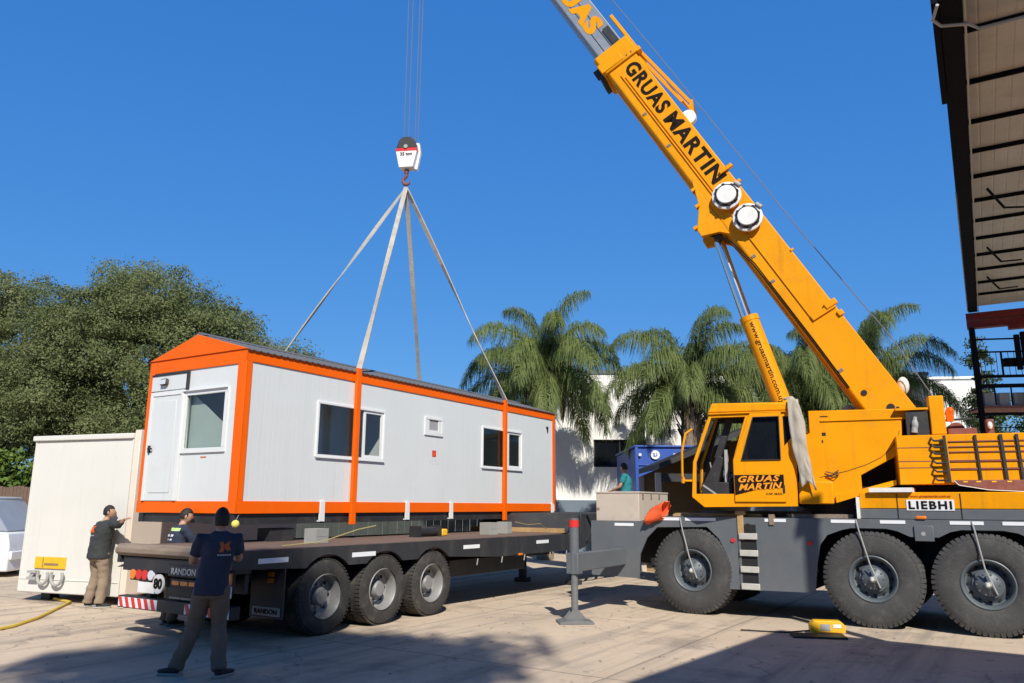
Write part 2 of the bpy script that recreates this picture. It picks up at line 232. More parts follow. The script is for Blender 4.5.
# ---------------------------------------------------------------- builders
def cv2mesh(outer, holes, t):
    cu = bpy.data.curves.new('tmp', 'CURVE'); cu.dimensions = '2D'; cu.fill_mode = 'BOTH'; cu.extrude = t/2
    for poly in [outer]+list(holes):
        s = cu.splines.new('POLY'); s.points.add(len(poly)-1); s.use_cyclic_u = True
        for p, q in zip(s.points, poly): p.co = (q[0], q[1], 0, 1)
    o = bpy.data.objects.new('tmp', cu); COL.objects.link(o)
    dg = bpy.context.evaluated_depsgraph_get(); dg.update(); me = bpy.data.meshes.new_from_object(o.evaluated_get(dg))
    bpy.data.objects.remove(o); bpy.data.curves.remove(cu); return me
class MB:
    def __init__(s): s.bm = bmesh.new()
    def _add(s, verts, faces):
        vv = [s.bm.verts.new(v) for v in verts]
        for f in faces:
            try: s.bm.faces.new([vv[i] for i in f])
            except ValueError: pass
        return vv
    def box(s, x0, x1, y0, y1, z0, z1):
        v = [(x, y, z) for x in (x0, x1) for y in (y0, y1) for z in (z0, z1)]
        s._add(v, [(0, 1, 3, 2), (4, 6, 7, 5), (0, 4, 5, 1), (2, 3, 7, 6), (0, 2, 6, 4), (1, 5, 7, 3)]); return s
    def bar(s, p0, p1, w, h, up=(0, 0, 1)):
        p0, p1 = Vector(p0), Vector(p1); d = (p1-p0).normalized(); up = Vector(up)
        if abs(d.dot(up)) > .98: up = Vector((0, 1, 0))
        a = d.cross(up).normalized()*w/2; b = a.cross(d).normalized()*h/2
        v = [p+i*a+j*b for p in (p0, p1) for i, j in ((-1, -1), (1, -1), (1, 1), (-1, 1))]
        s._add(v, [(3, 2, 1, 0), (4, 5, 6, 7), (0, 1, 5, 4), (1, 2, 6, 5), (2, 3, 7, 6), (3, 0, 4, 7)]); return s
    def prism(s, poly, axis, a0, a1):
        f = {'x': lambda p, a: (a, p[0], p[1]), 'y': lambda p, a: (p[0], a, p[1]), 'z': lambda p, a: (p[0], p[1], a)}[axis]
        n = len(poly); v = [f(p, a0) for p in poly]+[f(p, a1) for p in poly]
        s._add(v, [tuple(range(n)), tuple(range(2*n-1, n-1, -1))]+[(i, i+n, (i+1) % n+n, (i+1) % n) for i in range(n)]); return s
    def plate(s, outer, holes, axis, a0, a1):
        me = cv2mesh(outer, holes, abs(a1-a0)); c = (a0+a1)/2
        T = {'y': Matrix(((1, 0, 0, 0), (0, 0, -1, c), (0, 1, 0, 0), (0, 0, 0, 1))), 'x': Matrix(((0, 0, 1, c), (1, 0, 0, 0), (0, 1, 0, 0), (0, 0, 0, 1)))}[axis]
        me.transform(T); s.bm.from_mesh(me); bpy.data.meshes.remove(me); return s
    def cyl(s, p0, p1, r0, r1=None, n=16):
        r1 = r0 if r1 is None else r1
        p0, p1 = Vector(p0), Vector(p1); d = (p1-p0).normalized(); a = d.orthogonal().normalized(); b = d.cross(a)
        v = []
        for p, r in ((p0, r0), (p1, r1)): v += [p+r*(math.cos(2*math.pi*i/n)*a+math.sin(2*math.pi*i/n)*b) for i in range(n)]
        s._add(v, [tuple(range(n-1, -1, -1)), tuple(range(n, 2*n))]+[(i, (i+1) % n, (i+1) % n+n, i+n) for i in range(n)]); return s
    def tube(s, pts, r, n=8):
        pts = [Vector(p) for p in pts]; rings = []; rr = r if hasattr(r, '__len__') else [r]*len(pts)
        a = (pts[1]-pts[0]).normalized().orthogonal().normalized()
        for i, p in enumerate(pts):
            d = (pts[min(i+1, len(pts)-1)]-pts[max(i-1, 0)]).normalized(); a = (a-a.dot(d)*d).normalized(); b = d.cross(a)
            rings.append([s.bm.verts.new(p+rr[i]*(math.cos(2*math.pi*k/n)*a+math.sin(2*math.pi*k/n)*b)) for k in range(n)])
        for A, B in zip(rings, rings[1:]):
            for k in range(n): s.bm.faces.new((A[k], A[(k+1) % n], B[(k+1) % n], B[k]))
        s.bm.faces.new(rings[0][::-1]); s.bm.faces.new(rings[-1]); return s
    def lathe(s, prof, n=40, axis='y', c=(0, 0, 0), closed=False, caps=False):
        """prof: (radius, position along axis)"""
        c = Vector(c); rings = []
        for r, h in prof:
            ring = []
            for k in range(n):
                t = 2*math.pi*k/n; ca, sa = r*math.cos(t), r*math.sin(t)
                ring.append(s.bm.verts.new(c+Vector({'y': (ca, h, sa), 'z': (ca, sa, h), 'x': (h, ca, sa)}[axis])))
            rings.append(ring)
        pairs = list(zip(rings, rings[1:]))+([(rings[-1], rings[0])] if closed else [])
        for A, B in pairs:
            for k in range(n): s.bm.faces.new((A[k], A[(k+1) % n], B[(k+1) % n], B[k]))
        if caps and not closed:
            if prof[0][0] > 1e-4: s.bm.faces.new(rings[0][::-1])
            if prof[-1][0] > 1e-4: s.bm.faces.new(rings[-1])
        return s
    def quad(s, *p): s._add(p, [tuple(range(len(p)))]); return s
    def sphere(s, c, r, n=12):
        r = r if hasattr(r, '__len__') else (r, r, r); c = Vector(c)
        bmesh.ops.create_uvsphere(s.bm, u_segments=n, v_segments=n*2//3, radius=1, matrix=Matrix.Translation(c) @ Matrix.Diagonal((*r, 1))); return s
    def build(s, name, m, parent=None, T=None, smooth=35, bevel=0):
        me = bpy.data.meshes.new(name)
        if T is not None: s.bm.transform(T)
        bmesh.ops.remove_doubles(s.bm, verts=s.bm.verts, dist=1e-5)
        bmesh.ops.recalc_face_normals(s.bm, faces=s.bm.faces)
        s.bm.to_mesh(me); s.bm.free()
        me.materials.append(M[m] if isinstance(m, str) else m)
        if smooth:
            me.polygons.foreach_set('use_smooth', [True]*len(me.polygons)); me.set_sharp_from_angle(angle=R(smooth))
        o = bpy.data.objects.new(name, me); COL.objects.link(o)
        if parent is not None: o.parent = parent
        if bevel:
            bv = o.modifiers.new('bevel', 'BEVEL'); bv.width = bevel; bv.segments = 2; bv.limit_method = 'ANGLE'; bv.angle_limit = R(40); bv.harden_normals = False
        return o
def tag(o, label, cat, group=None, kind=None):
    if label: o['label'] = label
    if cat: o['category'] = cat
    if group: o['group'] = group
    if kind: o['kind'] = kind
    return o
def empty(name, loc, rz=0, label=None, cat=None, group=None):
    o = bpy.data.objects.new(name, None); COL.objects.link(o); o.location = loc; o.rotation_euler = (0, 0, rz); o.empty_display_size = .3
    return tag(o, label, cat, group)
def copy_tree(o, parent=None):
    c = o.copy(); COL.objects.link(c)
    if parent is not None: c.parent = parent
    for ch in list(o.children): copy_tree(ch, c)
    return c
def text(string, m, parent, T, width, height, name='lettering', bold=.03, shear=0, depth=.004, space=1.0):
    """flat letters; T maps (right, up, out) to the parent's frame; fitted to width x height, starting at the origin"""
    cu = bpy.data.curves.new('t', 'FONT'); cu.body = string; cu.offset = bold; cu.shear = shear; cu.extrude = depth/2; cu.space_character = space; cu.resolution_u = 3
    o = bpy.data.objects.new('t', cu); COL.objects.link(o); dg = bpy.context.evaluated_depsgraph_get(); dg.update()
    me = bpy.data.meshes.new_from_object(o.evaluated_get(dg)); bpy.data.objects.remove(o); bpy.data.curves.remove(cu)
    co = np.empty(len(me.vertices)*3); me.vertices.foreach_get('co', co); co = co.reshape(-1, 3)
    a, b = co.min(0), co.max(0)
    me.transform(Matrix.Diagonal((width/(b[0]-a[0]), height/(b[1]-a[1]), 1, 1)) @ Matrix.Translation((-a[0], -a[1], 0))); me.transform(T)
    me.materials.clear(); me.materials.append(M[m]); me.name = name
    ob = bpy.data.objects.new(name, me); COL.objects.link(ob); ob.parent = parent; return ob
def TM(o, right, up):
    r = Vector(right).normalized(); u = Vector(up).normalized(); n = r.cross(u)
    return Matrix(((r[0], u[0], n[0], o[0]), (r[1], u[1], n[1], o[1]), (r[2], u[2], n[2], o[2]), (0, 0, 0, 1)))
def XF(o, deg): return Matrix.Translation((o[0], o[1], 0)) @ Matrix.Rotation(R(deg), 4, 'Z')
# ---------------------------------------------------------------- ground
g = MB().quad((-700, -700, 0), (700, -700, 0), (700, 700, 0), (-700, 700, 0)).build('ground', 'ground', smooth=0); tag(g, None, None, kind='structure')
# ================================================================ white building, far structures
bz = empty('building', (1.75, 31, 0), 0, 'long white building behind the palms with a dark window and a grey base', 'building')
T = .25
MB().plate([(0, 2.0), (15, 2.0), (15, 7.0), (0, 7.0)], [[(1.5, 3.28), (3.6, 3.28), (3.6, 4.36), (1.5, 4.36)], [(6.2, 3.28), (8.4, 3.28), (8.4, 4.36), (6.2, 4.36)]], 'y', 0, T).box(0, .25, T, 9, 2, 7).box(14.75, 15, T, 9, 2, 7).box(0, 15, 8.75, 9, 0, 7).build('wall', 'building_white', bz)
MB().box(-.03, 15.03, -.04, 9.02, 0, 2.0).build('base', 'building_grey', bz)
MB().box(-.05, 15.05, -.06, 9.05, 7.0, 7.14).build('roof', 'building_grey', bz)
for x0, x1 in ((1.5, 3.6), (6.2, 8.4)):
    f = MB().box(x0, x1, .1, .16, 3.28, 3.34).box(x0, x1, .1, .16, 4.30, 4.36).box(x0, x0+.06, .1, .16, 3.34, 4.30).box(x1-.06, x1, .1, .16, 3.34, 4.30).box((x0+x1)/2-.03, (x0+x1)/2+.03, .1, .16, 3.34, 4.30).build('window', 'black_steel', bz)
    MB().quad((x0, .13, 3.28), (x1, .13, 3.28), (x1, .13, 4.36), (x0, .13, 4.36)).build('pane', 'glass_dark', f)
    MB().box(x0, x1, .3, .35, 3.2, 4.4).build('tone_board', 'dark_void', f)  # dark sheet behind the pane stands in for the unlit room
b2 = empty('building', (23.6, 45, 0), 0, 'plain white flat roofed building far right beyond the crane counterweight', 'building')
b2.rotation_euler.z = R(-6)
MB().box(0, 3.3, 0, 8, 0, 9.1).build('wall', 'building_white', b2); MB().box(-.1, 3.4, -.1, 8.1, 9.1, 9.25).build('roof', 'building_white', b2)
# blue container
bc = empty('container', (3.9, 24.6, 0), R(0), 'blue ribbed steel container with a white round emblem behind the beige box', 'container')
m = MB().box(0, 2.45, 0, 4.5, .25, 3.57)
for k in range(8): m.box(-.0, 2.45, -.035, 0, .5+k*.36, .5+k*.36+.045)
m.box(-.03, .07, -.05, .05, .25, 3.59).box(2.38, 2.48, -.05, .05, .25, 3.59)
m.build('body', 'blue_metal', bc, bevel=.015)
MB().box(-.05, 2.5, -.06, 4.55, 3.59, 3.66).build('lid', 'blue_metal', bc, bevel=.02)
e = MB().cyl((.60, -.03, 3.36), (.60, -.065, 3.36), .14, n=28).build('emblem', 'white_paint', bc)
MB().box(.54, .58, -.072, -.066, 3.30, 3.42).box(.58, .62, -.072, -.066, 3.30, 3.33).box(.63, .66, -.072, -.066, 3.31, 3.41).build('emblem_mark', 'blue_metal', e)
for x in (.12, 1.2): MB().cyl((x, -.04, 3.36), (x, -.09, 3.36), .05, n=12).build('lamp', 'lamp_clear', bc)
# open brown shed
sh = empty('shed', (3.72, 20.0, 0), R(0), 'open brown shed with a sloping dark roof behind the crane cab', 'shed')
MB().prism([(-.02, 2.70), (2.4, 3.70), (2.4, 3.84), (-.02, 2.84)], 'y', -.3, 2.9).build('roof', 'black_steel', sh)
MB().box(0, 2.3, 2.7, 2.8, 0, 2.62).prism([(0, 2.62), (2.3, 2.62), (2.3, 3.62)], 'y', 2.7, 2.8).box(2.22, 2.3, 0, 2.7, 0, 3.5).build('wall', 'brown_wall', sh)
for y in (0, 2.6): MB().box(-.06, .08, y, y+.14, 0, 2.62).build('post', 'beige_box', sh)
MB().box(.08, 2.22, -.02, .12, 2.40, 2.60).build('beam', 'black_steel', sh)
# brown fence and far-left white vehicle
fn = empty('fence', (-36, 31, 0), 0, 'brown plank fence at the far left below the trees', 'fence')
m = MB()
for k in range(150): m.box(k*.14, k*.14+.13, 0, .03, 0, 2.42+.03*math.sin(k*7.3))
m.build('planks', 'fence_brown', fn); MB().box(0, 21, .03, .09, .5, .6).box(0, 21, .03, .09, 2.0, 2.1).build('rail', 'fence_brown', fn)
cr = empty('car', (-12.32, 20.6, 0), R(180), 'white car with a sloping grey windscreen at the left edge, behind the white box', 'car')
prof = [(0, .14), (0.02, .75), (.1, 1.08), (3.9, 1.12), (4.3, .9), (4.35, .14)]
MB().prism(prof, 'y', -.85, .85).build('body', 'car_white', cr, bevel=.05)
cb = MB().prism([(.15, 1.085), (.75, 1.88), (2.7, 1.9), (3.5, 1.1)], 'y', -.76, .76).build('cabin', 'car_glass', cr, bevel=.06)
MB().box(.8, 2.7, -.72, .72, 1.885, 1.945).build('roof', 'car_white', cb, bevel=.02)
MB().box(-.05, .02, -.8, .8, .42, .62).build('bumper', 'car_white', cr, bevel=.02)
for x in (.85, 3.4):
    for y in (-.86, .68):
        wh = MB().lathe([(.2, 0), (.31, .0), (.33, .03), (.33, .15), (.31, .18), (.2, .18)], 28, 'y', (x, y, .33)).build('wheel', 'tyre', cr)
        MB().lathe([(.0, .02), (.19, .03), (.2, .16), (0, .16)], 20, 'y', (x, y, .33)).build('rim', 'rim_silver', wh)
dw = empty('fence', (-17, 33, 0), 0, 'dark green sheet fence behind the trailer, seen in the gap under the cabin', 'fence')
m = MB()
for k in range(62): m.box(k*.3, k*.3+.29, 0, .03+.02*(k % 2), 0, 2.3)
m.build('sheets', 'dark_fence', dw)
# ================================================================ white box cabin, left
wb = empty('site_box', (-9.28, 15.3, 0), R(-20), 'large plain cream white box unit standing on blocks behind the man in khaki trousers', 'box unit')
W = 2.46
MB().box(0, W, 0, 5, .16, 2.97).build('shell', 'cream', wb, bevel=.02)
MB().box(-.05, W+.0, -.05, 5.05, 2.97, 3.07).build('roof', 'cream', wb, bevel=.015)
MB().box(W+.002, W+.14, .0, 5.0, .2, 3.13).build('side_panel', 'pinkish', wb, bevel=.01)
MB().box(W-.03, W+.0, -.012, .0, .18, 2.96).box(0.0, .03, -.012, 0, .18, 2.96).box(0.03, W-.03, -.012, 0, .40, .415).build('trim', 'cream', wb)
sk = MB().box(.38, 1.14, -.03, 0, .60, .81).build('socket_panel', 'yellow', wb, bevel=.008)
MB().box(.58, .60, -.035, -.03, .62, .8).box(.63, .98, -.036, -.03, .66, .70).build('slot', 'brown_wall', sk)
m = MB()
for cx, r in ((.68, .13), (1.03, .14)):
    m.tube([(cx+r*math.cos(t), -.08, .47+r*1.1*math.sin(t)) for t in np.linspace(R(150), R(390), 12)], .028, 7)
m.box(.30, .52, -.1, -.02, .40, .45).box(.30, .52, -.1, -.02, .52, .56).bar((.34, -.06, .42), (.46, -.06, .55), .04, .06)
m.build('towing_hook', 'cable_grey', wb)
for x in (.25, 2.1):
    for y in (.3, 4.5): MB().box(x, x+.22, y, y+.22, 0, .16).build('foot', 'black_steel', wb)
# ================================================================ portable cabin
cab_o = (-4.18, 12.09, 1.65)
pc = empty('portable_cabin', cab_o, R(58.5), 'white portable cabin with orange trim lifted by a crane above the flatbed trailer', 'cabin')
L, Wd, Hh, AP = 10.15, 2.44, 2.55, .36
w1 = (1.60, 3.29, .99, 1.86); w2 = (6.74, 8.44, 1.02, 1.87); vt = (4.62, 5.14, 1.60, 1.88)
rect = lambda q: [(q[0], q[2]), (q[1], q[2]), (q[1], q[3]), (q[0], q[3])]
MB().plate([(.0, .0), (L, 0), (L, Hh), (0, Hh)], [rect(w1), rect(w2), rect(vt)], 'y', .0, .06).build('side_wall', 'white_panel_ribbed', pc, smooth=0)
MB().plate([(.0, .0), (L, 0), (L, Hh), (0, Hh)], [rect((2.0, 3.6, 1, 1.9))], 'y', Wd-.06, Wd).build('side_wall', 'white_panel_ribbed', pc, smooth=0)
gw = (.43, 1.38, 1.02, 1.90)
MB().plate([(.062, 0), (Wd-.062, 0), (Wd-.062, Hh), (.062, Hh)], [rect(gw)], 'x', 0, .06).build('end_wall', 'white_panel', pc, smooth=0)
MB().box(L-.06, L, .062, Wd-.062, 0, Hh).build('end_wall', 'white_panel', pc)
MB().box(.062, L-.062, .062, Wd-.062, .02, .1).build('floor', 'inside_wall', pc)
MB().box(.062, L-.062, .062, Wd-.062, Hh-.08, Hh-.01).build('ceiling', 'inside_wall', pc)
MB().box(3.55, 3.6, .07, Wd-.07, .1, Hh-.09).box(6.2, 6.25, .07, Wd-.07, .1, Hh-.09).build('partition', 'inside_wall', pc)
# orange trim: corner posts, bands
t = .022
MB().box(-t, .0, -t, .18, .0, Hh-.002).box(-t+.001, .10, -t, 0, .19, 2.36).build('corner_post', 'orange', pc, bevel=.006)
MB().box(-t, 0, Wd-.11, Wd+t, 0, Hh-.002).build('corner_post', 'orange', pc, bevel=.006)
MB().box(L-.10, L+t, -t, 0, .19, 2.36).box(L, L+t-.001, -t, .2, 0, Hh).build('corner_post', 'orange', pc, bevel=.006)
MB().box(L, L+t, Wd-.2, Wd+t, 0, Hh).build('corner_post', 'orange', pc, bevel=.006)
MB().box(-t, 0, .182, Wd-.112, .0, .185).build('end_band', 'orange', pc, bevel=.004)
MB().box(-t, 0, .182, Wd-.112, 2.33, Hh-.002).build('end_band', 'orange', pc, bevel=.004)
m = MB(); xs = [-.02, 1.72, 1.84, 4.02, 4.14, 5.48, 5.60, 9.94]
for a, b in zip(xs[::2], xs[1::2]): m.box(a if a > 0 else -t, b, -t, 0, .0, .19)
m.build('bottom_band', 'orange', pc, bevel=.004)
MB().box(-t, L+t, -t, 0, 2.36, Hh-.002).build('top_band', 'orange', pc, bevel=.004)
MB().box(-t, L+t, Wd, Wd+t, 2.36, Hh-.002).box(-t, L+t, Wd, Wd+t, 0, .19).build('far_band', 'orange', pc)
MB().prism([(-.05, Hh), (Wd+.05, Hh), (Wd/2, Hh+AP)], 'x', -.045, .03).build('gable', 'orange', pc, bevel=.008)
MB().prism([(-.05, Hh), (Wd+.05, Hh), (Wd/2, Hh+AP)], 'x', L-.03, L+.03).build('gable', 'orange', pc)
# white bracket tabs over the lower band, orange lifting posts
for x in (1.78, 4.08, 5.54, 10.01): MB().box(x-.055, x+.055, -.035, -.0, -.14, .20).box(x-.055, x+.055, -.035, .1, -.14, -.12).build('bracket', 'white_trim', pc, bevel=.004)
for x in (2.50, 7.62):
    for y in (-.085, Wd+.025): MB().box(x-.06, x+.06, y, y+.06, -.15, Hh+.06).box(x-.06, x+.06, y-.0, y+.06, -.20, -.15).build('lifting_post', 'orange', pc, bevel=.006)
# roof sheets
m = MB()
for side in (0, 1):
    y0 = -.06 if side == 0 else Wd+.06; yc = Wd/2; n = int((L+.1)/.14)
    for k in range(n):
        xa = -.03+k*(L+.06)/n; st = (L+.06)/n
        for (u0, u1, d0, d1) in ((0, .55, 0, 0), (.55, .68, 0, .011), (.68, .87, .011, .011), (.87, 1.0, .011, 0)):
            z0, z1 = Hh-.012, Hh+AP+.012
            a, b = xa+u0*st, xa+u1*st
            m.quad((a, y0, z0+d0), (b, y0, z0+d1), (b, yc, z1+d1), (a, yc, z1+d0))
ro = m.build('roof', 'roof_metal', pc, smooth=0); so_ = ro.modifiers.new('thick', 'SOLIDIFY'); so_.thickness = .012; so_.offset = -1
MB().prism([(Wd/2-.16, Hh+AP-.02), (Wd/2, Hh+AP+.05), (Wd/2+.16, Hh+AP-.02)], 'x', -.02, L+.03).build('ridge_cap', 'roof_metal', ro)
# side windows
def side_window(x0, x1, z0, z1, mull):
    f = MB(); a = .045
    f.box(x0-a, x1+a, -.03, .03, z1, z1+a).box(x0-a, x1+a, -.03, .03, z0-a, z0).box(x0-a, x0, -.03, .03, z0, z1).box(x1, x1+a, -.03, .03, z0, z1)
    f = f.build('window', 'white_trim', pc, bevel=.005)
    MB().box(x0-a, x1+a, -.04, -.03, z0-a-.015, z0-a+.01).build('sill', 'white_trim', f)
    MB().quad((x0, .012, z0), (mull, .012, z0), (mull, .012, z1), (x0, .012, z1)).build('pane', 'glass_room', f)
    s = .05
    MB().box(mull-s, mull, -.005, .028, z0, z1).box(x1-s, x1, -.005, .028, z0, z1).box(mull, x1-s, -.005, .028, z0, z0+s).box(mull, x1-s, -.005, .028, z1-s, z1).build('sash', 'white_trim', f, bevel=.004)
    MB().quad((mull, .02, z0+s), (x1-s, .02, z0+s), (x1-s, .02, z1-s), (mull, .02, z1-s)).build('pane', 'glass_room', f)
side_window(*w1, 2.80); side_window(*w2, 7.88)
v = MB(); x0, x1, z0, z1 = vt; a = .05
v.box(x0-a, x1+a, -.03, .02, z1, z1+a).box(x0-a, x1+a, -.03, .02, z0-a, z0).box(x0-a, x0, -.03, .02, z0, z1).box(x1, x1+a, -.03, .02, z0, z1).box(x0, x0+.1, -.02, .02, z0, z1).box(x1-.1, x1, -.02, .02, z0, z1).box(x0+.1, x1-.1, -.02, .02, z0, z0+.06)
v = v.build('vent_window', 'white_trim', pc, bevel=.004)
MB().box(x0+.1, x1-.1, .0, .03, z0+.06, z1).build('pane', 'cable_grey', v)
# end window
y0, y1, z0, z1 = gw; a = .075
f = MB().box(-.03, .03, y0-a, y1+a, z1, z1+a).box(-.03, .03, y0-a, y1+a, z0-a, z0).box(-.03, .03, y0-a, y0, z0, z1).box(-.03, .03, y1, y1+a, z0, z1).build('window', 'white_trim', pc, bevel=.005)
MB().quad((.01, y0, z0), (.01, y1, z0), (.01, y1, z1), (.01, y0, z1)).build('pane', 'glass_room', f)
MB().box(-.065, -.03, y0-a, y1+a, z1+a-.012, z1+a).build('drip_cap', 'white_trim', f)
bl_ = MB().prism([(1.50, .6), (1.50, 1.90), (1.36, 1.93), (.40, 1.30), (.40, .6)], 'x', .10, .115).build('tone_board', 'tone_board', f)  # added board; its slanted top draws the window's diagonal light and dark split
# door, overdoor panel, bulkhead lamp
d = MB().box(-.035, 0, 1.44, 2.33, .19, 2.0).build('door', 'white_panel', pc, bevel=.006)
MB().box(-.05, -.035, 1.44, 1.51, .19, 2.0).box(-.05, -.035, 2.25, 2.33, .19, 2.0).box(-.05, -.035, 1.51, 2.25, 1.93, 2.0).build('door_frame', 'white_trim', d, bevel=.004)
MB().box(-.044, -.035, 1.62, 2.16, .32, 1.84).build('door_panel', 'white_panel', d, bevel=.005)
MB().box(-.075, -.035, 2.215, 2.24, .98, 1.10).box(-.085, -.07, 2.12, 2.24, 1.03, 1.055).build('handle', 'black_steel', d)
p_ = MB().box(-.04, 0, 1.40, 2.34, 2.02, 2.28).build('overdoor_panel', 'white_panel', pc, bevel=.004)
MB().box(-.055, -.0, 1.375, 1.40, 2.0, 2.305).box(-.055, -.0, 1.40, 2.34, 2.28, 2.305).build('edge', 'black_steel', p_)
lp = MB().box(-.10, -.04, 1.87, 2.06, 2.10, 2.22).build('lamp', 'black_steel', pc, bevel=.03)
MB().box(-.108, -.10, 1.89, 2.04, 2.12, 2.20).build('lamp_glass', 'lamp_clear', lp, bevel=.02)
MB().box(-.003, 0, .80, .94, .865, .885).build('mark', 'red_text', pc)
# logo sticker on the side
lg = MB().box(4.86, 4.99, -.004, 0, 1.12, 1.25).build('logo', 'red', pc)
MB().plate([(4.88, 1.14), (4.92, 1.2), (4.97, 1.22), (4.95, 1.16), (4.91, 1.14)], [], 'y', -.008, -.005).build('logo_mark', 'orange', lg)
for i, (s_, w_) in enumerate((('MODULOS', .22), ('SOLUCIONES', .3))): 
    for k in range(7): MB().box(4.80+k*w_/7, 4.78+k*w_/7+.03, -.004, 0, 1.02-.06*i, 1.06-.06*i).build('logo_line', 'grey_text', lg) if k in (0, 2, 3, 5, 6) else None
MB().box(9.72, 9.80, -.03, 0, 2.12, 2.16).box(9.77, 9.80, -.03, 0, 2.02, 2.12).build('cable_outlet', 'black_steel', pc)
# steel base frame
MB().box(0, L, .03, .15, -.15, -.005).box(0, L, 0, .2, -.165, -.15).box(0, L, Wd-.15, Wd-.03, -.15, -.005).box(0.16, L-.16, .85, .95, -.16, -.005).box(.16, L-.16, 1.5, 1.6, -.16, -.005).build('base_frame', 'black_steel', pc)
m = MB()
for k in range(9): m.box(.02+k*1.25, .12+k*1.25, .16, Wd-.16, -.15, -.006)
m.build('cross_beam', 'black_steel', pc)
# ball hanging at the near corner
yb = MB().sphere((0, 0, 0), .06, 16).build('ball', 'ball', None); yb.location = (-4.14, 12.0, 1.50)
tag(yb, 'small yellow ball hanging below the near corner of the cabin', 'ball')
MB().cyl((0, 0, .05), (.02, .06, .13), .004, n=6).build('cord', 'cable_grey', yb)
# ================================================================ hook block, slings, ropes
CT = XF(cab_o, 58.5)
cp = lambda x, y, z: CT @ Vector((x, y, z+cab_o[2]))
HX, HY = -2.5, 17.1
hb = empty('hook_block', (HX, HY, 9.0), R(-8), 'black, red and white hook block hanging on ropes above the cabin', 'hook block')
m = MB().prism([(-.30, 1.26), (-.22, 1.52), (-.12, 1.62), (.12, 1.62), (.24, 1.52), (.32, 1.26)], 'y', -.16, .16).build('upper_plate', 'black_steel', hb, bevel=.02)
MB().prism([(-.305, 1.17), (.325, 1.17), (.32, 1.26), (-.30, 1.26)], 'y', -.165, .165).build('red_band', 'red', hb)
pl_ = MB().prism([(-.20, .66), (.22, .66), (.325, 1.17), (-.305, 1.17)], 'y', -.16, .16).build('lower_plate', 'white_paint', hb, bevel=.015)
text('35 ton', 'black_text', pl_, TM((-.17, -.165, 1.02), (1, 0, 0), (0, 0, 1)), .36, .11)
MB().cyl((-.0, -.2, 1.3), (0, .2, 1.3), .06, n=14).build('axle', 'cable_grey', hb)
for y in (-.08, .08): MB().lathe([(.0, -.03), (.24, -.03), (.22, 0), (.24, .03), (0, .03)], 28, 'y', (0.08, y+.16*(1 if y > 0 else -1)*0+y*0, 1.30)).build('sheave', 'cable_grey', hb) if y > 0 else None
MB().prism([(.225, .68), (.30, .66), (.39, 1.2), (.34, 1.5), (.25, 1.5)], 'y', .05, .18).build('side_plate', 'white_paint', hb)
m = MB().cyl((0, 0, .66), (0, 0, .50), .11, .09, 16)
m.tube([(0, 0, .52), (0, 0, .40), (-.03, 0, .34), (-.13, 0, .24), (-.15, 0, .12), (-.08, 0, .0), (.04, 0, -.03), (.13, 0, .04), (.15, 0, .14)], [.07, .075, .075, .07, .075, .08, .07, .055, .03], 10)
m.build('hook', 'red_brown', hb, Matrix.Translation((0, 0, .55)) @ Matrix.Scale(.66, 4) @ Matrix.Translation((0, 0, -.55)))
hb.scale = (.8, .8, .8)
hk = Vector((HX, HY, 9.07))
def sling(a, label):
    d = (a-hk); n = 14; m = MB(); pts = [hk+d*(i/n) for i in range(n+1)]
    side = d.cross(Vector((0, 0, 1))).normalized(); nr = side.cross(d).normalized()
    for k in range(n):
        for s_ in (0,):
            ang0, ang1 = .5*math.sin(k*.5), .5*math.sin((k+1)*.5)
            q = lambda p, an: (p+(side*math.cos(an)+nr*math.sin(an))*.05, p-(side*math.cos(an)+nr*math.sin(an))*.05)
            A, B = q(pts[k], ang0), q(pts[k+1], ang1); th = nr*.012
            m._add([A[0]-th, A[1]-th, B[1]-th, B[0]-th, A[0]+th, A[1]+th, B[1]+th, B[0]+th], [(0, 1, 2, 3), (7, 6, 5, 4), (0, 3, 7, 4), (1, 5, 6, 2), (0, 4, 5, 1), (3, 2, 6, 7)])
    o = m.build('sling', 'sling', None, smooth=60); return tag(o, label, 'sling', 'four lifting slings under the hook block')
sling(cp(2.50, Wd+.05, Hh+.05), 'leftmost pale lifting sling running over the roof behind the orange gable')
sling(cp(2.50, -.06, Hh+.05), 'pale lifting sling ending at the near orange lifting post')
sling(cp(7.62, Wd+.05, Hh+.05), 'pale lifting sling running down behind the ridge, between two other slings')
sling(cp(7.62, -.06, Hh+.05), 'rightmost pale lifting sling ending at the far orange lifting post')
rl = ['leftmost thin hoist rope above the hook block', 'second hoist rope from the left above the hook block', 'third hoist rope from the left above the hook block', 'rightmost thin hoist rope above the hook block']
for i, dx in enumerate((-.11, .02, .22, .31)):
    r_ = MB().cyl((HX+dx*.8, HY, 10.2), (HX+dx*.9, HY, 20.3), .011, n=6).build('hoist_rope', 'wire', None); tag(r_, rl[i], 'rope', 'hoist ropes of the crane')
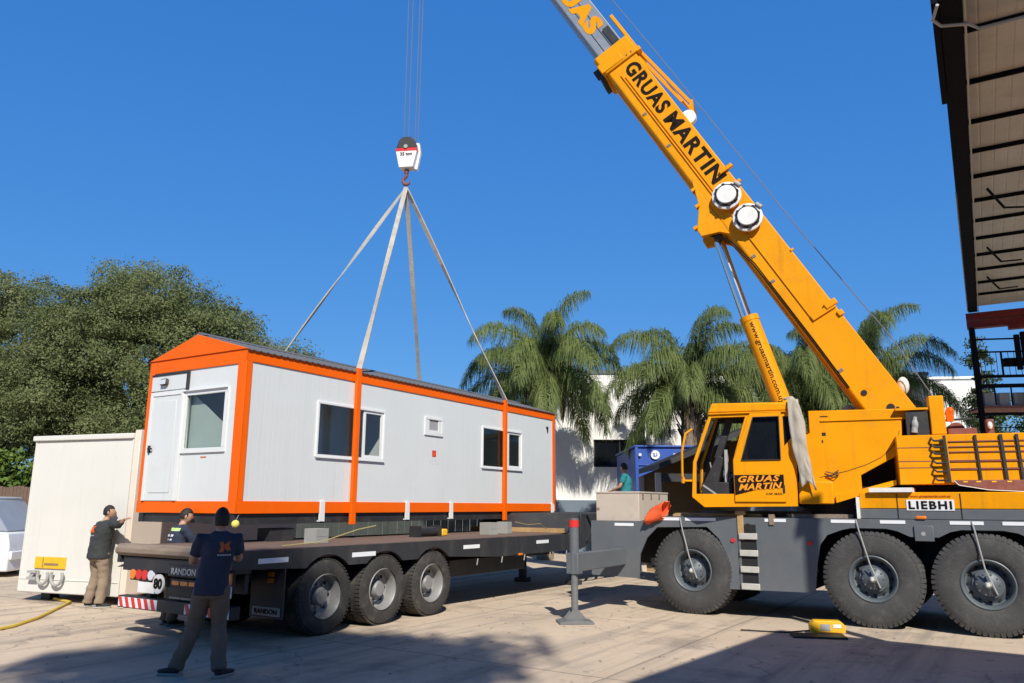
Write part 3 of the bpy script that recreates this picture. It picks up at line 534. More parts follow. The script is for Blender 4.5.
# ================================================================ flatbed trailer
tr = empty('flatbed_trailer', (-3.5, 10.12, 0), R(57), 'long black flatbed trailer with three axles parked under the lifted cabin', 'trailer')
TW = 2.5; wx = (1.64, 2.84, 4.04)
def arch(cx, r, z0): return [(cx+r*math.cos(t), .52+r*math.sin(t)) for t in np.linspace(math.pi-math.asin((z0-.52)/r), math.asin((z0-.52)/r), 9)]
def rail(y0, y1):
    o = [(0, .98), (.9, .95)]
    for x in wx: o += arch(x, .58, .93)
    o += [(5.0, .90), (6.0, .85), (9.3, .85), (9.3, 1.19), (0, 1.21)]
    return MB().prism(o, 'y', y0, y1).build('side_rail', 'trailer_black', tr, smooth=20)
rail(-.01, .06); rail(TW-.06, TW+.01)
MB().box(.12, 9.3, .06, TW-.06, 1.06, 1.21).build('deck', 'deck_wood', tr)
MB().prism([(0, 1.08), (-.05, 1.12), (-.05, 1.18), (0, 1.235), (.12, 1.24), (.12, 1.06)], 'y', -.01, TW+.01).build('rear_beam', 'worn_wood', tr, bevel=.01)
m = MB().box(.3, 9.3, .75, .87, .72, 1.06).box(.3, 9.3, TW-.87, TW-.75, .72, 1.06)
for k in range(9): m.box(.5+k*1.05, .6+k*1.05, .06, TW-.06, .95, 1.05)
for x in wx: m.box(x-.06, x+.06, .35, TW-.35, .46, .58).box(x-.4, x+.4, .78, .84, .58, .70).box(x-.4, x+.4, TW-.84, TW-.78, .58, .70)
m.build('chassis', 'black_steel', tr)
MB().prism([(9.3, .85), (9.55, .9), (9.75, 1.3), (12.8, 1.38), (12.8, 1.62), (9.3, 1.62), (9.3, 1.45)], 'y', 0, TW).build('gooseneck', 'trailer_black', tr, bevel=.01)
m = MB().prism([(8.7, 1.21), (9.3, 1.56), (9.3, 1.62), (8.62, 1.215)], 'y', .02, TW-.02); m.build('ramp_plate', 'trailer_black', tr)
MB().box(9.24, 9.29, .03, TW-.03, 1.22, 1.34).build('step_board', 'orange_cloth', tr) if False else MB().box(8.52, 8.60, .03, TW-.03, 1.215, 1.31).build('step_board', 'plank', tr)
m = MB()
for k in range(4): m.bar((9.55+k*.55, -.02, 1.0), (9.55+(k+1)*.55, -.02, 1.6) , .05, .05).bar((9.55+k*.55, -.02, 1.6), (9.55+(k+1)*.55, -.02, 1.0), .05, .05)
m.box(9.5, 11.8, -.04, 0, .95, 1.0); m.build('lattice_brace', 'black_steel', tr)
for y in (.5, TW-.6): MB().box(9.9, 10.05, y, y+.13, .1, 1.3).box(9.82, 10.13, y-.07, y+.2, 0, .1).build('landing_leg', 'trailer_black', tr)
def tlight(nm, mt, p, *b): return MB().box(*b).build(nm, mt, p, bevel=.006)
for a, b in ((.40, .90), (2.11, 2.61), (4.87, 5.36), (7.36, 7.84)): MB().box(a, b, -.016, -.01, 1.035, 1.10).build('reflector', 'mark_white', tr)
tlight('marker_lamp', 'lamp_amber', tr, 6.68, 6.82, -.03, .02, .84, .88)
# wheels
def trailer_wheel(cx, y0, out):
    s = -1 if out < 0 else 1; R_, r_ = .52, .30
    pr = [(r_, .02), (r_+.05, .0), (R_-.09, -.0), (R_-.03, .02), (R_, .07), (R_, .27), (R_-.03, .32), (R_-.09, .335), (r_, .32)]
    T_ = Matrix.Translation((cx, y0, .52)) @ Matrix.Diagonal((1, -s, 1, 1))
    w_ = MB(); w_.lathe(pr, 48)
    for k in range(56):
        t = 2*math.pi*k/56; c, sn = math.cos(t), math.sin(t); tt = .014
        for (ya, yb) in ((.03, .12), (.21, .31)):
            v = []
            for rr in (R_-.012, R_+.006):
                for q in (-tt, tt):
                    for y in (ya, yb): v.append((rr*c-q*sn, y, rr*sn+q*c))
            w_._add(v, [(0, 1, 3, 2), (4, 6, 7, 5), (0, 4, 5, 1), (2, 3, 7, 6), (0, 2, 6, 4), (1, 5, 7, 3)])
    for h in (.355,): w_.lathe([(r_, h+.02), (r_+.05, h), (R_-.09, h), (R_-.02, h+.04), (R_, h+.09), (R_-.02, h+.28), (r_, h+.28)], 36)
    wo = w_.build('wheel', 'tyre', tr, T_, smooth=30)
    rm = MB().lathe([(.305, .0), (.315, .02), (.285, .06), (.275, .20), (.22, .235), (.13, .20), (.125, .12), (.10, .08), (.0, .075)], 40)
    rm.build('rim', 'rim_silver', wo, T_, smooth=40)
    h = MB()
    for k in range(10):
        t = 2*math.pi*(k+.5)/10
        h.cyl((.165*math.cos(t), .21, .165*math.sin(t)), (.165*math.cos(t), .165, .165*math.sin(t)), .016, n=6)
    h.build('wheel_nut', 'cable_grey', wo, T_)
    h = MB()
    for k in range(8):
        t = 2*math.pi*k/8
        h.cyl((.235*math.cos(t), .2195, .235*math.sin(t)), (.235*math.cos(t), .2255, .235*math.sin(t)), .026, n=12)
    h.build('hand_hole', 'dark_void', wo, T_ @ Matrix.Translation((0, -.012, 0)))
    return wo
for x in wx:
    trailer_wheel(x, .0, -1)
    trailer_wheel(x, TW, 1)
# rear end
m = MB().box(.02, .1, .12, TW-.12, .88, 1.06).box(.3, .36, .1, TW-.1, .66, .90); m.build('rear_frame', 'black_steel', tr)
for y in (.05, TW-.12): MB().prism([(-.03, .92), (.35, 1.06), (.35, .92)], 'y', y, y+.07).build('rear_gusset', 'trailer_black', tr)
for y0, y1 in ((1.60, 2.22), (.10, .72)):
    lb = MB().box(.04, .16, y0, y1, .75, .92).build('lamp_housing', 'black_steel', tr, bevel=.01)
    w_ = (y1-y0-.06)/4
    for k, mt in enumerate(('lamp_clear', 'red', 'red', 'lamp_amber')):
        yy = y0+.03+k*w_ if y0 > 1 else y1-.03-(k+1)*w_
        MB().cyl((.045, yy+w_/2, .835), (.01, yy+w_/2, .835), w_*.47, n=18).build('tail_lamp', mt, lb)
dsc = MB().cyl((-.01, 1.45, .74), (-.03, 1.45, .74), .125, n=30).build('speed_disc', 'white_paint', tr)
text('80', 'black_text', dsc, TM((-.034, 1.545, .675), (0, -1, 0), (0, 0, 1)), .19, .14, bold=.05)
pn = MB().box(.0, .05, .60, 1.30, .85, .99).build('name_plate', 'trailer_black', tr, bevel=.008)
text('RANDON', 'grey_text', pn, TM((-.004, 1.22, .875), (0, -1, 0), (0, 0, 1)), .52, .085, bold=.02)
pa = MB().box(.02, .1, .62, 1.26, .71, .82).build('lamp_bar', 'black_steel', tr, bevel=.006)
for k in range(3): MB().box(.0, .02, .68+k*.18, .84+k*.18, .74, .80).build('marker_lamp', 'lamp_amber', pa, bevel=.01)
MB().box(.03, .05, 1.53, 2.0, .60, .74).build('number_plate', 'white_paint', tr)
MB().box(.03, .05, .02, .36, .64, .78).build('number_plate', 'white_paint', tr)
text('SCN', 'black_text', tr.children[-1], TM((.027, .33, .66), (0, -1, 0), (0, 0, 1)), .27, .09)
tlight('marker_lamp', 'lamp_amber', tr, .0, .03, -.0, .14, .80, .94)
bp = MB().box(.05, .2, .02, TW-.02, .37, .53).build('rear_bumper', 'black_steel', tr, bevel=.008)
for a in (1.55, .04):
    bd = MB().box(.043, .05, a, a+.9, .385, .515).build('warning_board', 'mark_white', bp)
    m = MB()
    for k in range(6): y = a+.02+k*.15; m.prism([(y, .385), (y+.075, .385), (min(y+.135, a+.9), .515), (min(y+.06, a+.9), .515)], 'x', .038, .043)
    m.build('stripe', 'red', bd)
for y in (.6, TW-.7): MB().box(.1, .2, y, y+.09, .5, .9).build('bumper_bracket', 'black_steel', tr)
for y0 in (-.02, TW-.64):
    fl = MB().box(.85, .87, y0, y0+.66, .30, .95).build('mudflap', 'trailer_black', tr)
    pf = MB().box(.84, .85, y0+.05, y0+.60, .33, .44).build('flap_plate', 'cable_grey', fl)
    text('RANDON', 'black_text', pf, TM((.837, y0+.55, .35), (0, -1, 0), (0, 0, 1)), .45, .065)
    MB().box(.80, .85, y0+.2, y0+.28, .84, .90).box(.80, .85, y0+.2, y0+.28, .76, .82).build('marker_lamp', 'lamp_amber', fl)
for x in (5.3, 6.1, 6.9, 7.9, 8.6): MB().cyl((x, -.02, .85), (x, .0, .74), .012, n=6).build('lashing_hook', 'cable_grey', tr)
MB().box(5.2, 7.8, .55, .95, .50, .80).build('tool_box', 'trailer_black', tr, bevel=.01)
# blocks and gear lying on the deck
TT = XF((-3.5, 10.12), 57)
def ondeck(x, y): return TT @ Vector((x, y, 1.212))
def block(x, y, sx, sy, h, label, mt='concrete_block', rz=0, nm='support_block'):
    o = MB().box(-sx/2, sx/2, -sy/2, sy/2, 0, h).box(-sx/2+.01, sx/2-.01, -sy/2-.004, sy/2+.004, h*.48, h*.5).build(nm, mt, None, bevel=.012); o.location = ondeck(x, y); o.rotation_euler.z = R(57+rz); return tag(o, label, 'block', 'support blocks on the trailer deck')
block(2.15, .8, .28, .24, .22, 'pale support block on the trailer deck below the first white bracket', rz=4)
block(6.75, .75, .26, .26, .24, 'grey white support block on the deck near the far orange lifting post', rz=-6)
block(7.55, .9, .18, .26, .24, 'narrow white block on the deck nearest the gooseneck', rz=3)
block(2.3, 1.9, .5, .3, .20, 'dark timber block on the far side of the trailer deck', 'black_steel', 0)
gr_ = empty('winch', ondeck(5.2, 1.1), R(57), 'small dark winch lying on the trailer deck below the middle of the cabin', 'winch')
MB().cyl((-.3, 0, .09), (.25, 0, .09), .085, n=18).box(-.36, -.3, -.12, .12, 0, .2).box(.25, .31, -.12, .12, 0, .2).build('drum', 'black_steel', gr_)
MB().box(.38, .55, -.08, .08, 0, .13).build('motor', 'yellow', gr_, bevel=.02)
st = MB().tube([ondeck(1.0, .25)+Vector((0, 0, .02)), ondeck(1.6, .1)+Vector((0, 0, .06)), ondeck(2.2, -.02)+Vector((0, 0, .22)), ondeck(2.55, -.05)+Vector((0, 0, .27))], .008, 6).build('tag_rope', 'rope_tan', None)
tag(st, 'yellowish tag rope from the near lifting post down to the trailer deck', 'rope')
st = MB().tube([ondeck(6.66, .05)+Vector((0, 0, .26)), ondeck(7.1, .05)+Vector((0, 0, .2)), ondeck(7.7, .1)+Vector((0, 0, .21)), ondeck(8.1, .2)+Vector((0, 0, .10))], .008, 6).build('tag_rope', 'rope_tan', None)
tag(st, 'yellowish tag rope trailing from the far lifting post', 'rope')
# ================================================================ crane
CO = (3.10, 13.85); CR = -32
SUP = XF(CO, CR).inverted() @ XF((6.58, 13.44), -22)        # superstructure frame -> carrier frame
ck = empty('mobile_crane', (*CO, 0), R(CR), 'yellow mobile crane on a grey multi axle carrier lifting the cabin', 'crane')
CW = 2.75; hubx = (0, 2.85, 4.36, 5.87)
# side skin with wheel cutouts
def skin(y0, y1):
    o = [(-1.90, 1.53), (-1.90, .56), (-.97, .54), (-.94, .95), (-.80, 1.24), (-.6, 1.43), (.30, 1.45), (.50, 1.26), (.63, 1.0), (.64, .45), (2.00, .47), (2.06, .9), (2.12, 1.20), (2.24, 1.36), (2.45, 1.44), (2.6, 1.475), (3.1, 1.475), (3.25, 1.44), (3.42, 1.36), (3.8, 1.36), (3.95, 1.44), (4.1, 1.475), (4.62, 1.475), (4.8, 1.44), (4.95, 1.36), (5.3, 1.36), (5.45, 1.44), (6.3, 1.44), (6.45, 1.36), (7.8, 1.36), (7.8, 1.6), (-.62, 1.62), (-.92, 1.53)]
    return MB().prism(o, 'y', y0, y1).build('side_panel', 'crane_grey', ck, smooth=20)
skin(0, .035); skin(CW-.035, CW)
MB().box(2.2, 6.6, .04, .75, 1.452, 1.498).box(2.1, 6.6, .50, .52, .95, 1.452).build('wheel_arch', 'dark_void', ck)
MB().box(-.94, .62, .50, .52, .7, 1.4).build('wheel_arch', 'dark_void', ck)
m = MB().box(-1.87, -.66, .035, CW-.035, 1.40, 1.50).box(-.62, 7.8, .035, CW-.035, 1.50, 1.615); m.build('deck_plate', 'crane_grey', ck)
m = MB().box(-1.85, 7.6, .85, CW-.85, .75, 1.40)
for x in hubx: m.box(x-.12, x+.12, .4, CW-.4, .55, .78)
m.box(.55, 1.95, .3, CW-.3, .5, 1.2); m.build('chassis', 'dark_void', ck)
for x in (2.95, 3.6): pass
MB().box(3.48, 3.74, -.03, 0, 1.30, 1.53).build('bracket_plate', 'crane_grey', ck, bevel=.01)
MB().cyl((3.6, -.035, 1.41), (3.6, -.03, 1.41), .03, n=12).build('bolt', 'cable_grey', ck)
for a, b in ((-1.42, -1.05), (-.60, -.17), (-.08, .46), (1.28, 1.62), (2.31, 2.69), (3.02, 3.37), (3.96, 4.39), (4.62, 5.0)): MB().box(a, b, -.008, 0, 1.55 if a > -1 else 1.44, 1.60 if a > -1 else 1.49).build('reflector', 'mark_white', ck)
MB().box(3.52, 3.66, -.03, 0.03, 1.62, 1.67).build('marker_lamp', 'lamp_amber', ck, bevel=.015)
for x, z in ((.74, 1.24), (1.97, 1.23)): MB().cyl((x, 0, z), (x, -.02, z), .035, n=14).build('side_reflector', 'red', ck)
# step ladder
ld = MB().box(.83, .87, -.015, .0, .45, 1.5).box(1.13, 1.17, -.015, 0, .45, 1.5).build('ladder', 'crane_grey', ck)
MB().box(.87, 1.13, -.006, 0, .46, 1.5).build('ladder_recess', 'dark_void', ld)
for z in (.46, .73, .99, 1.26): MB().box(.85, 1.15, -.05, -.008, z, z+.10).build('rung', 'rung_grey', ld, bevel=.01)
MB().cyl((1.0, -.012, 1.46), (1.0, -.004, 1.46), .06, n=14).build('ladder_eye', 'dark_void', ld)
# upper carrier housing: grey below, yellow above
MB().box(2.72, 7.7, .10, CW-.10, 1.617, 1.77).build('housing_lower', 'crane_grey', ck, bevel=.01)
hu = MB().box(2.74, 7.7, .10, CW-.10, 1.773, 2.02).build('housing', 'crane_yellow', ck, bevel=.012)
m = MB()
for x in (3.27, 4.12, 4.95): m.box(x, x+.012, .092, .1, 1.63, 2.0)
m.build('panel_gap', 'dark_void', hu)
np_ = MB().box(3.40, 4.04, .09, .098, 1.75, 1.91).build('name_plate', 'mark_white', hu)
text('LIEBHI', 'black_text', np_, TM((3.43, .086, 1.77), (1, 0, 0), (0, 0, 1)), .58, .12, bold=.035, space=1.22)
text('www.gruasmartin.com.uy', 'red_text', hu, TM((3.46, .094, 1.935), (1, 0, 0), (0, 0, 1)), .55, .045, bold=.01)
MB().box(2.70, 2.74, .02, .5, 1.62, 1.95).box(2.9, 3.5, .02, .9, 2.022, 2.09).build('white_bracket', 'white_paint', ck)
# wheels
def crane_wheel(cx, y0, s, steer=0):
    R_, r_ = .72, .335
    T_ = Matrix.Translation((cx, y0, .72)) @ Matrix.Rotation(R(steer), 4, 'Z') @ Matrix.Diagonal((1, -s, 1, 1))
    w_ = MB().lathe([(r_, .05), (r_+.03, .02), (r_+.10, .0), (R_-.14, .005), (R_-.05, .03), (R_-.016, .06), (R_-.016, .38), (R_-.05, .42), (r_+.1, .44), (r_, .40)], 64)
    n = 58
    for k in range(n):
        for (ya, yb, off) in ((.018, .21, 0), (.23, .42, .5)):
            t = 2*math.pi*(k+off)/n; v = []; tt = .025
            for rr, yo in ((R_-.07, 0), (R_, .03)):
                for q in (-tt, tt):
                    for y in (ya, yb):
                        yy = y+(yo if y == ya and ya < .1 else (-yo if y == yb and yb > .35 else 0)); a = t+(.04 if y in (.21, .23) else 0)
                        c, sn = math.cos(a), math.sin(a); v.append((rr*c-q*sn, yy, rr*sn+q*c))
            w_._add(v, [(0, 1, 3, 2), (4, 6, 7, 5), (0, 4, 5, 1), (2, 3, 7, 6), (0, 2, 6, 4), (1, 5, 7, 3)])
    wo = w_.build('wheel', 'tyre_dusty', ck, T_, smooth=30)
    MB().lathe([(.34, .06), (.35, .02), (.335, .012), (.315, .03), (.30, .06), (.29, .17), (.27, .18), (.215, .15), (.20, .12), (.0, .12)], 48).build('rim', 'rim_blue', wo, T_, smooth=35)
    for k in range(12 if s < 0 else 0): t = 2*math.pi*k/12; MB().cyl((.245*math.cos(t), .19, .245*math.sin(t)), (.245*math.cos(t), .160, .245*math.sin(t)), .024, n=10).build('hand_hole', 'dark_void', wo, T_)
    m = MB().lathe([(.165, .13), (.165, .08), (.13, .05), (.07, .03), (.06, .02), (0, .02)], 32)
    for k in range(10): t = 2*math.pi*k/10; m.cyl((.145*math.cos(t), .08, .145*math.sin(t)), (.145*math.cos(t), .045, .145*math.sin(t)), .014, n=6)
    m.bar((.12, .03, -.15), (-.02, .03, .12), .05, .03)
    m.build('hub', 'rim_blue', wo, T_)
    MB().lathe([(.0, -.05), (.025, -.045), (.05, .02)], 18).build('hub_cap', 'cream', wo, T_)
    return wo
for i, x in enumerate(hubx):
    crane_wheel(x, .0, -1, 2 if i else -3); crane_wheel(x, CW, 1)
for i, x in enumerate(hubx[:3]):
    xs_ = (-.17, 2.68, 4.24)[i]
    MB().tube([(xs_, -.012, 1.60), (xs_+.03, -.03, 1.45), (x-.02, -.045, .95), (x+.10, -.045, .60)], .011, 6).build('wheel_cable', 'cable_grey', ck)
# outrigger
og = MB().box(-1.36, -1.22, -1.92, -.001, .76, 1.05).build('outrigger_beam', 'crane_grey', ck, bevel=.015)
MB().box(-1.33, -1.12, -2.07, -1.90, .74, 1.06).build('jack_mount', 'crane_grey', og, bevel=.01)
MB().cyl((-1.22, -2.0, .74), (-1.22, -2.0, 1.60), .076, n=20).build('jack_barrel', 'crane_grey', og)
MB().cyl((-1.22, -2.0, 1.46), (-1.22, -2.0, 1.57), .080, n=20).build('jack_band', 'red', og)
MB().cyl((-1.22, -2.0, .12), (-1.22, -2.0, .76), .055, n=18).build('jack_rod', 'steel_dark', og)
pd = MB().prism([(-.27, 0), (.27, 0), (.27, .025), (.12, .06), (-.12, .06), (-.27, .025)], 'y', -.2, .2)
pd.prism([(-.17, .06), (.17, .06), (.05, .20), (-.05, .20)], 'y', -.09, -.07).prism([(-.17, .06), (.17, .06), (.05, .20), (-.05, .20)], 'y', .07, .09).cyl((0, 0, .05), (0, 0, .16), .075, n=14)
pd.build('jack_pad', 'steel_dark', og, Matrix.Translation((-1.22, -2.0, .004)) @ Matrix.Rotation(R(38), 4, 'Z'))
for yy in (CW-.9,): MB().box(-1.42, -.98, yy, CW+1.9, .80, 1.10).build('outrigger_beam', 'crane_grey', ck); MB().cyl((-1.2, CW+1.95, 0.05), (-1.2, CW+1.95, 1.5), .08, n=14).box(-1.45, -.95, CW+1.7, CW+2.2, 0.003, .06).build('jack_barrel', 'crane_grey', ck)
MB().box(-1.46, -1.1, .04, .36, .58, .79).build('outrigger_box', 'crane_grey', ck)
# driver's end (outside the picture, right)
dr = MB().prism([(6.6, 1.62), (8.6, .7), (9.0, .8), (9.0, 1.7), (8.75, 2.7), (7.75, 2.7), (7.75, 1.62)], 'y', .15, 2.6).build('driver_cab', 'crane_yellow', ck, bevel=.04)
MB().prism([(7.9, 1.85), (8.8, 1.85), (8.62, 2.55), (7.9, 2.55)], 'y', .14, .148).build('window', 'glass_dark', dr)
# ---------------- superstructure (frame SUP: x right, y away, z up)
yc0 = -1.25
cbp = MB(); out = [(-3.07, 1.78), (-3.27, 1.95), (-3.23, 2.54), (-2.92, 3.34), (-2.9, 3.36), (-1.60, 3.36), (-1.54, 3.03), (-1.58, 1.80)]
front_h = [(-3.20, 2.00), (-3.175, 2.53), (-2.89, 3.285), (-2.33, 3.285), (-2.57, 2.55), (-2.57, 2.00)]
win_h = [(-2.42, 2.555), (-1.80, 2.555), (-1.79, 3.265), (-2.20, 3.265)]
tri_h = [(-1.73, 2.78), (-1.58, 2.95), (-1.62, 3.27), (-1.73, 3.27)]
cbp.plate(out, [front_h, win_h, tri_h], 'y', yc0, yc0+.05)
cab = cbp.build('cab', 'crane_yellow', ck, SUP, smooth=25, bevel=.008)
MB().plate(out, [[(-3.13, 2.4), (-2.87, 3.27), (-1.75, 3.27), (-1.75, 2.4)]], 'y', -.35, -.30).build('cab_far_side', 'black_steel', cab, SUP)
MB().prism([(-2.95, 3.362), (-2.87, 3.53), (-1.62, 3.50), (-1.58, 3.362)], 'y', yc0-.03, -.27).build('cab_roof', 'crane_yellow', cab, SUP, bevel=.025)
MB().box(-2.93, -1.6, yc0-.035, yc0-.0, 3.34, 3.36).build('roof_gutter', 'crane_yellow', cab, SUP)
MB().prism([(-3.07, 1.79), (-3.27, 1.97), (-3.25, 2.0), (-3.05, 1.87), (-1.6, 1.87), (-1.6, 1.83)], 'y', yc0+.05, -.35).build('cab_floor', 'black_steel', cab, SUP)
MB().box(-1.64, -1.59, yc0+.05, -.35, 1.88, 2.75).build('cab_back', 'dark_void', cab, SUP)
MB().box(-1.62, -1.57, yc0+.05, -.98, 2.75, 3.36).box(-1.62, -1.57, -.55, -.35, 2.75, 3.36).build('rear_pillar', 'crane_yellow', cab, SUP)
for y in (yc0+.05, -.40): MB().bar((-3.25, y+.025, 1.99), (-3.21, y+.025, 2.54), .05, .05).bar((-3.21, y+.025, 2.54), (-2.91, y+.025, 3.35), .05, .05).build('front_pillar', 'crane_yellow', cab, SUP)
MB().quad((-3.24, yc0+.08, 2.0), (-3.24, -.4, 2.0), (-3.20, -.4, 2.54), (-3.20, yc0+.08, 2.54)).quad((-3.20, yc0+.08, 2.54), (-3.20, -.4, 2.54), (-2.9, -.4, 3.34), (-2.9, yc0+.08, 3.34)).build('windscreen', 'glass_clear', cab, SUP)
q = lambda hh, y: [(a, y, b) for a, b in hh]
MB().quad(*q(win_h, yc0+.02)).build('door_window', 'glass_dark', cab, SUP)
MB().quad(*q(tri_h, yc0+.02)).build('rear_window', 'glass_dark', cab, SUP)
# door frame proud of the shell
dm = MB().plate([(-2.56, 1.87), (-2.56, 2.56), (-2.25, 3.34), (-1.75, 3.34), (-1.75, 1.87)], [win_h], 'y', yc0-.032, yc0-.002)
door = dm.build('door', 'crane_yellow', cab, SUP, smooth=25, bevel=.006)
m = MB()
for a, b in zip(win_h, win_h[1:]+win_h[:1]): m.bar((a[0], yc0-.036, a[1]), (b[0], yc0-.036, b[1]), .012, .035, up=(0, 1, 0))
m.build('window_seal', 'black_steel', cab, SUP)
MB().box(-1.79, -1.76, yc0-.05, yc0-.032, 2.02, 2.14).build('door_handle', 'black_steel', cab, SUP)
sgn = MB().plate([(-2.55, 1.98), (-2.55, 2.31), (-1.77, 2.31), (-1.77, 2.10), (-2.2, 2.07)], [], 'y', yc0-.038, yc0-.033).build('sign', 'black_text', cab, SUP)
ST = lambda o, r=(1, 0, 0), u=(0, 0, 1): SUP @ TM(o, r, u)
text('GRUAS', 'orange_text', cab, ST((-2.49, yc0-.041, 2.185), (1, 0, .03)), .66, .105, bold=.032, shear=.3, space=1.15)
text('MARTIN', 'orange_text', cab, ST((-2.49, yc0-.041, 2.055), (1, 0, .045)), .69, .105, bold=.032, shear=.3, space=1.1)
text('CAP. MAX.', 'black_text', cab, ST((-2.06, yc0-.036, 1.985)), .26, .03, bold=.005)
text('7000 KG', 'black_text', cab, ST((-2.06, yc0-.036, 1.935)), .26, .03, bold=.005) if False else None
# seat, levers, floor gear inside
s_ = MB().box(-2.35, -1.85, -1.05, -.6, 2.15, 2.3).prism([(-1.98, 2.3), (-1.78, 2.3), (-1.70, 3.0), (-1.84, 3.0)], 'y', -1.02, -.63).build('seat', 'black_steel', cab, SUP, bevel=.03)
m = MB().bar((-2.72, -1.02, 1.88), (-2.70, -1.0, 2.75), .05, .05).bar((-3.05, -.9, 2.3), (-2.62, -.95, 1.9), .03, .04).bar((-2.95, -.7, 1.95), (-2.62, -.8, 2.35), .03, .04).bar((-3.1, -1.1, 2.15), (-2.75, -1.1, 1.9), .02, .03)
for k in range(4): m.cyl((-2.95+.09*k, -.8, 2.2), (-3.0+.1*k, -.85, 2.55+.05*k), .012, n=6)
m.build('lever', 'cable_grey', cab, SUP)
MB().box(-3.12, -2.62, -1.1, -.5, 1.9, 2.2).prism([(-3.1, 2.2), (-2.85, 2.2), (-2.75, 2.62), (-2.85, 2.66)], 'y', -1.0, -.55).bar((-2.86, -.9, 2.6), (-2.62, -.9, 3.28), .11, .11).build('console', 'black_steel', cab, SUP, bevel=.01)
# hand rail at the front
MB().tube([(-3.22, yc0-.02, 3.10), (-3.33, yc0-.06, 3.02), (-3.40, yc0-.06, 2.72), (-3.41, yc0-.06, 2.3), (-3.37, yc0-.05, 2.22), (-3.26, yc0-.01, 2.22)], .020, 8).build('handrail', 'crane_yellow', cab, SUP)
MB().tube([(-3.40, yc0-.06, 2.26), (-3.40, yc0-.06, 2.18)], .028, 8).build('rail_knob', 'crane_yellow', cab, SUP)
# main body
body = MB().prism([(-1.33, 3.37), (.20, 3.35), (.20, 3.20), (.08, 3.18), (.04, 2.85), (-.02, 2.62), (-.60, 2.30), (-.60, 2.02), (-1.06, 1.86), (-1.5, 1.84), (-1.5, 2.9), (-1.33, 3.0)], 'y', -1.0, -.52).build('slewing_body', 'crane_yellow', ck, SUP, smooth=20, bevel=.012)
MB().prism([(-1.33, 3.37), (.20, 3.35), (.20, 3.2), (.04, 2.85), (-.6, 1.95), (-1.5, 1.84), (-1.5, 2.9)], 'y', .52, 1.0).build('far_cheek', 'crane_yellow', body, SUP)
MB().box(-1.15, .19, -1.022, -1.0, 3.185, 3.205).build('body_ledge', 'crane_yellow', body, SUP)
m = MB(); pr_ = [(.02, 3.0), (-.03, 2.85), (-.12, 2.72), (-.28, 2.58), (-.5, 2.47), (-.8, 2.37), (-1.22, 2.27)]
for a, b in zip(pr_, pr_[1:]): m.bar((a[0], -1.001, a[1]), (b[0], -1.001, b[1]), .006, .014, up=(0, 1, 0))
m.build('panel_seam', 'dark_void', body, SUP)
for q_ in ((-1.14, -1.08, 2.95, 3.0), (-1.15, -1.13, 2.83, 2.88), (-1.15, -1.03, 3.26, 3.275)): MB().box(q_[0], q_[1], -1.006, -1.0, q_[2], q_[3]).build('vent', 'dark_void', body, SUP)
MB().box(-1.56, -1.03, -1.22, -1.003, 1.84, 2.2).build('step_box', 'crane_yellow', body, SUP, bevel=.02)
MB().prism([(-1.0, 1.86), (-.1, 2.14), (-.1, 2.22), (-1.0, 1.97)], 'y', -1.1, -1.0).build('brace', 'crane_yellow', body, SUP)
MB().box(-1.5, .3, -.5, .5, 1.9, 2.7).box(-1.2, 2.8, -.9, .9, 2.02, 2.12).build('slew_frame', 'dark_void', body, SUP)
MB().cyl((-.9, 0, 1.62), (-.9, 0, 1.9), .75, n=40).build('slew_ring', 'black_steel', body, SUP)
m = MB()
for k, zz in enumerate((2.32, 2.36, 2.29)): m.tube([(-1.13, -1.03, zz), (-1.03+.02*k, -1.05, zz-.03), (-.93, -1.03, zz+.02)], .008, 5)
m.build('hose', 'black_steel', body, SUP)
# counterweight
cw = MB().box(-.06, 3.1, yc0, 1.25, 2.14, 2.90).build('counterweight', 'crane_yellow', ck, SUP, bevel=.012)
m = MB()
for z in (2.70, 2.49, 2.39): m.box(-.05, .42, yc0-.004, yc0, z, z+.012)
for z in (2.78, 2.70, 2.62, 2.48, 2.36): m.box(.66, 3.05, yc0-.018, yc0, z, z+.016 if z > 2.5 else z+.026)
m.box(1.03, 1.036, yc0-.004, yc0, 2.15, 2.3)
m.build('groove', 'red_brown', cw, SUP)
for x, w_ in ((1.03, .03), (1.36, .04), (1.57, .035), (2.0, .04), (2.5, .04)): MB().prism([(x, 2.18), (x+w_, 2.18), (x+w_-.02, 2.88), (x-.02, 2.88)], 'y', yc0-.04, yc0-.001).build('strap', 'black_steel', cw, SUP)
ldr = MB().prism([(.60, 2.15), (.64, 2.15), (.62, 2.88), (.58, 2.88)], 'y', yc0-.08, yc0-.05).build('ladder', 'black_steel', cw, SUP)
m = MB()
for z in (2.20, 2.33, 2.46, 2.60, 2.70, 2.80): m.tube([(.60, yc0-.065, z), (.46, yc0-.065, z+.0), (.43, yc0-.065, z+.03), (.43, yc0-.0, z+.05)], .016, 6)
m.build('ladder_rung', 'black_steel', cw, SUP)
MB().prism([(.66, 2.20), (.72, 2.13), (1.1, 2.06), (1.9, 2.02), (3.0, 2.02), (3.0, 2.20)], 'y', yc0-.16, yc0-.02).build('ballast_plate', 'red_brown', cw, SUP, bevel=.012)
m = MB()
for a, b in zip([(.66, 2.195), (.72, 2.125), (1.1, 2.055), (1.9, 2.012)], [(.72, 2.125), (1.1, 2.055), (1.9, 2.012), (3.0, 2.012)]): m.bar((a[0], yc0-.165, a[1]), (b[0], yc0-.165, b[1]), .01, .02, up=(0, 1, 0))
m.build('plate_edge', 'white_paint', cw, SUP)
for x in (.78, .95, 1.15, 1.35): MB().box(x, x+.06, yc0-.166, yc0-.16, 2.165, 2.185).build('plate_mark', 'yellow', cw, SUP)
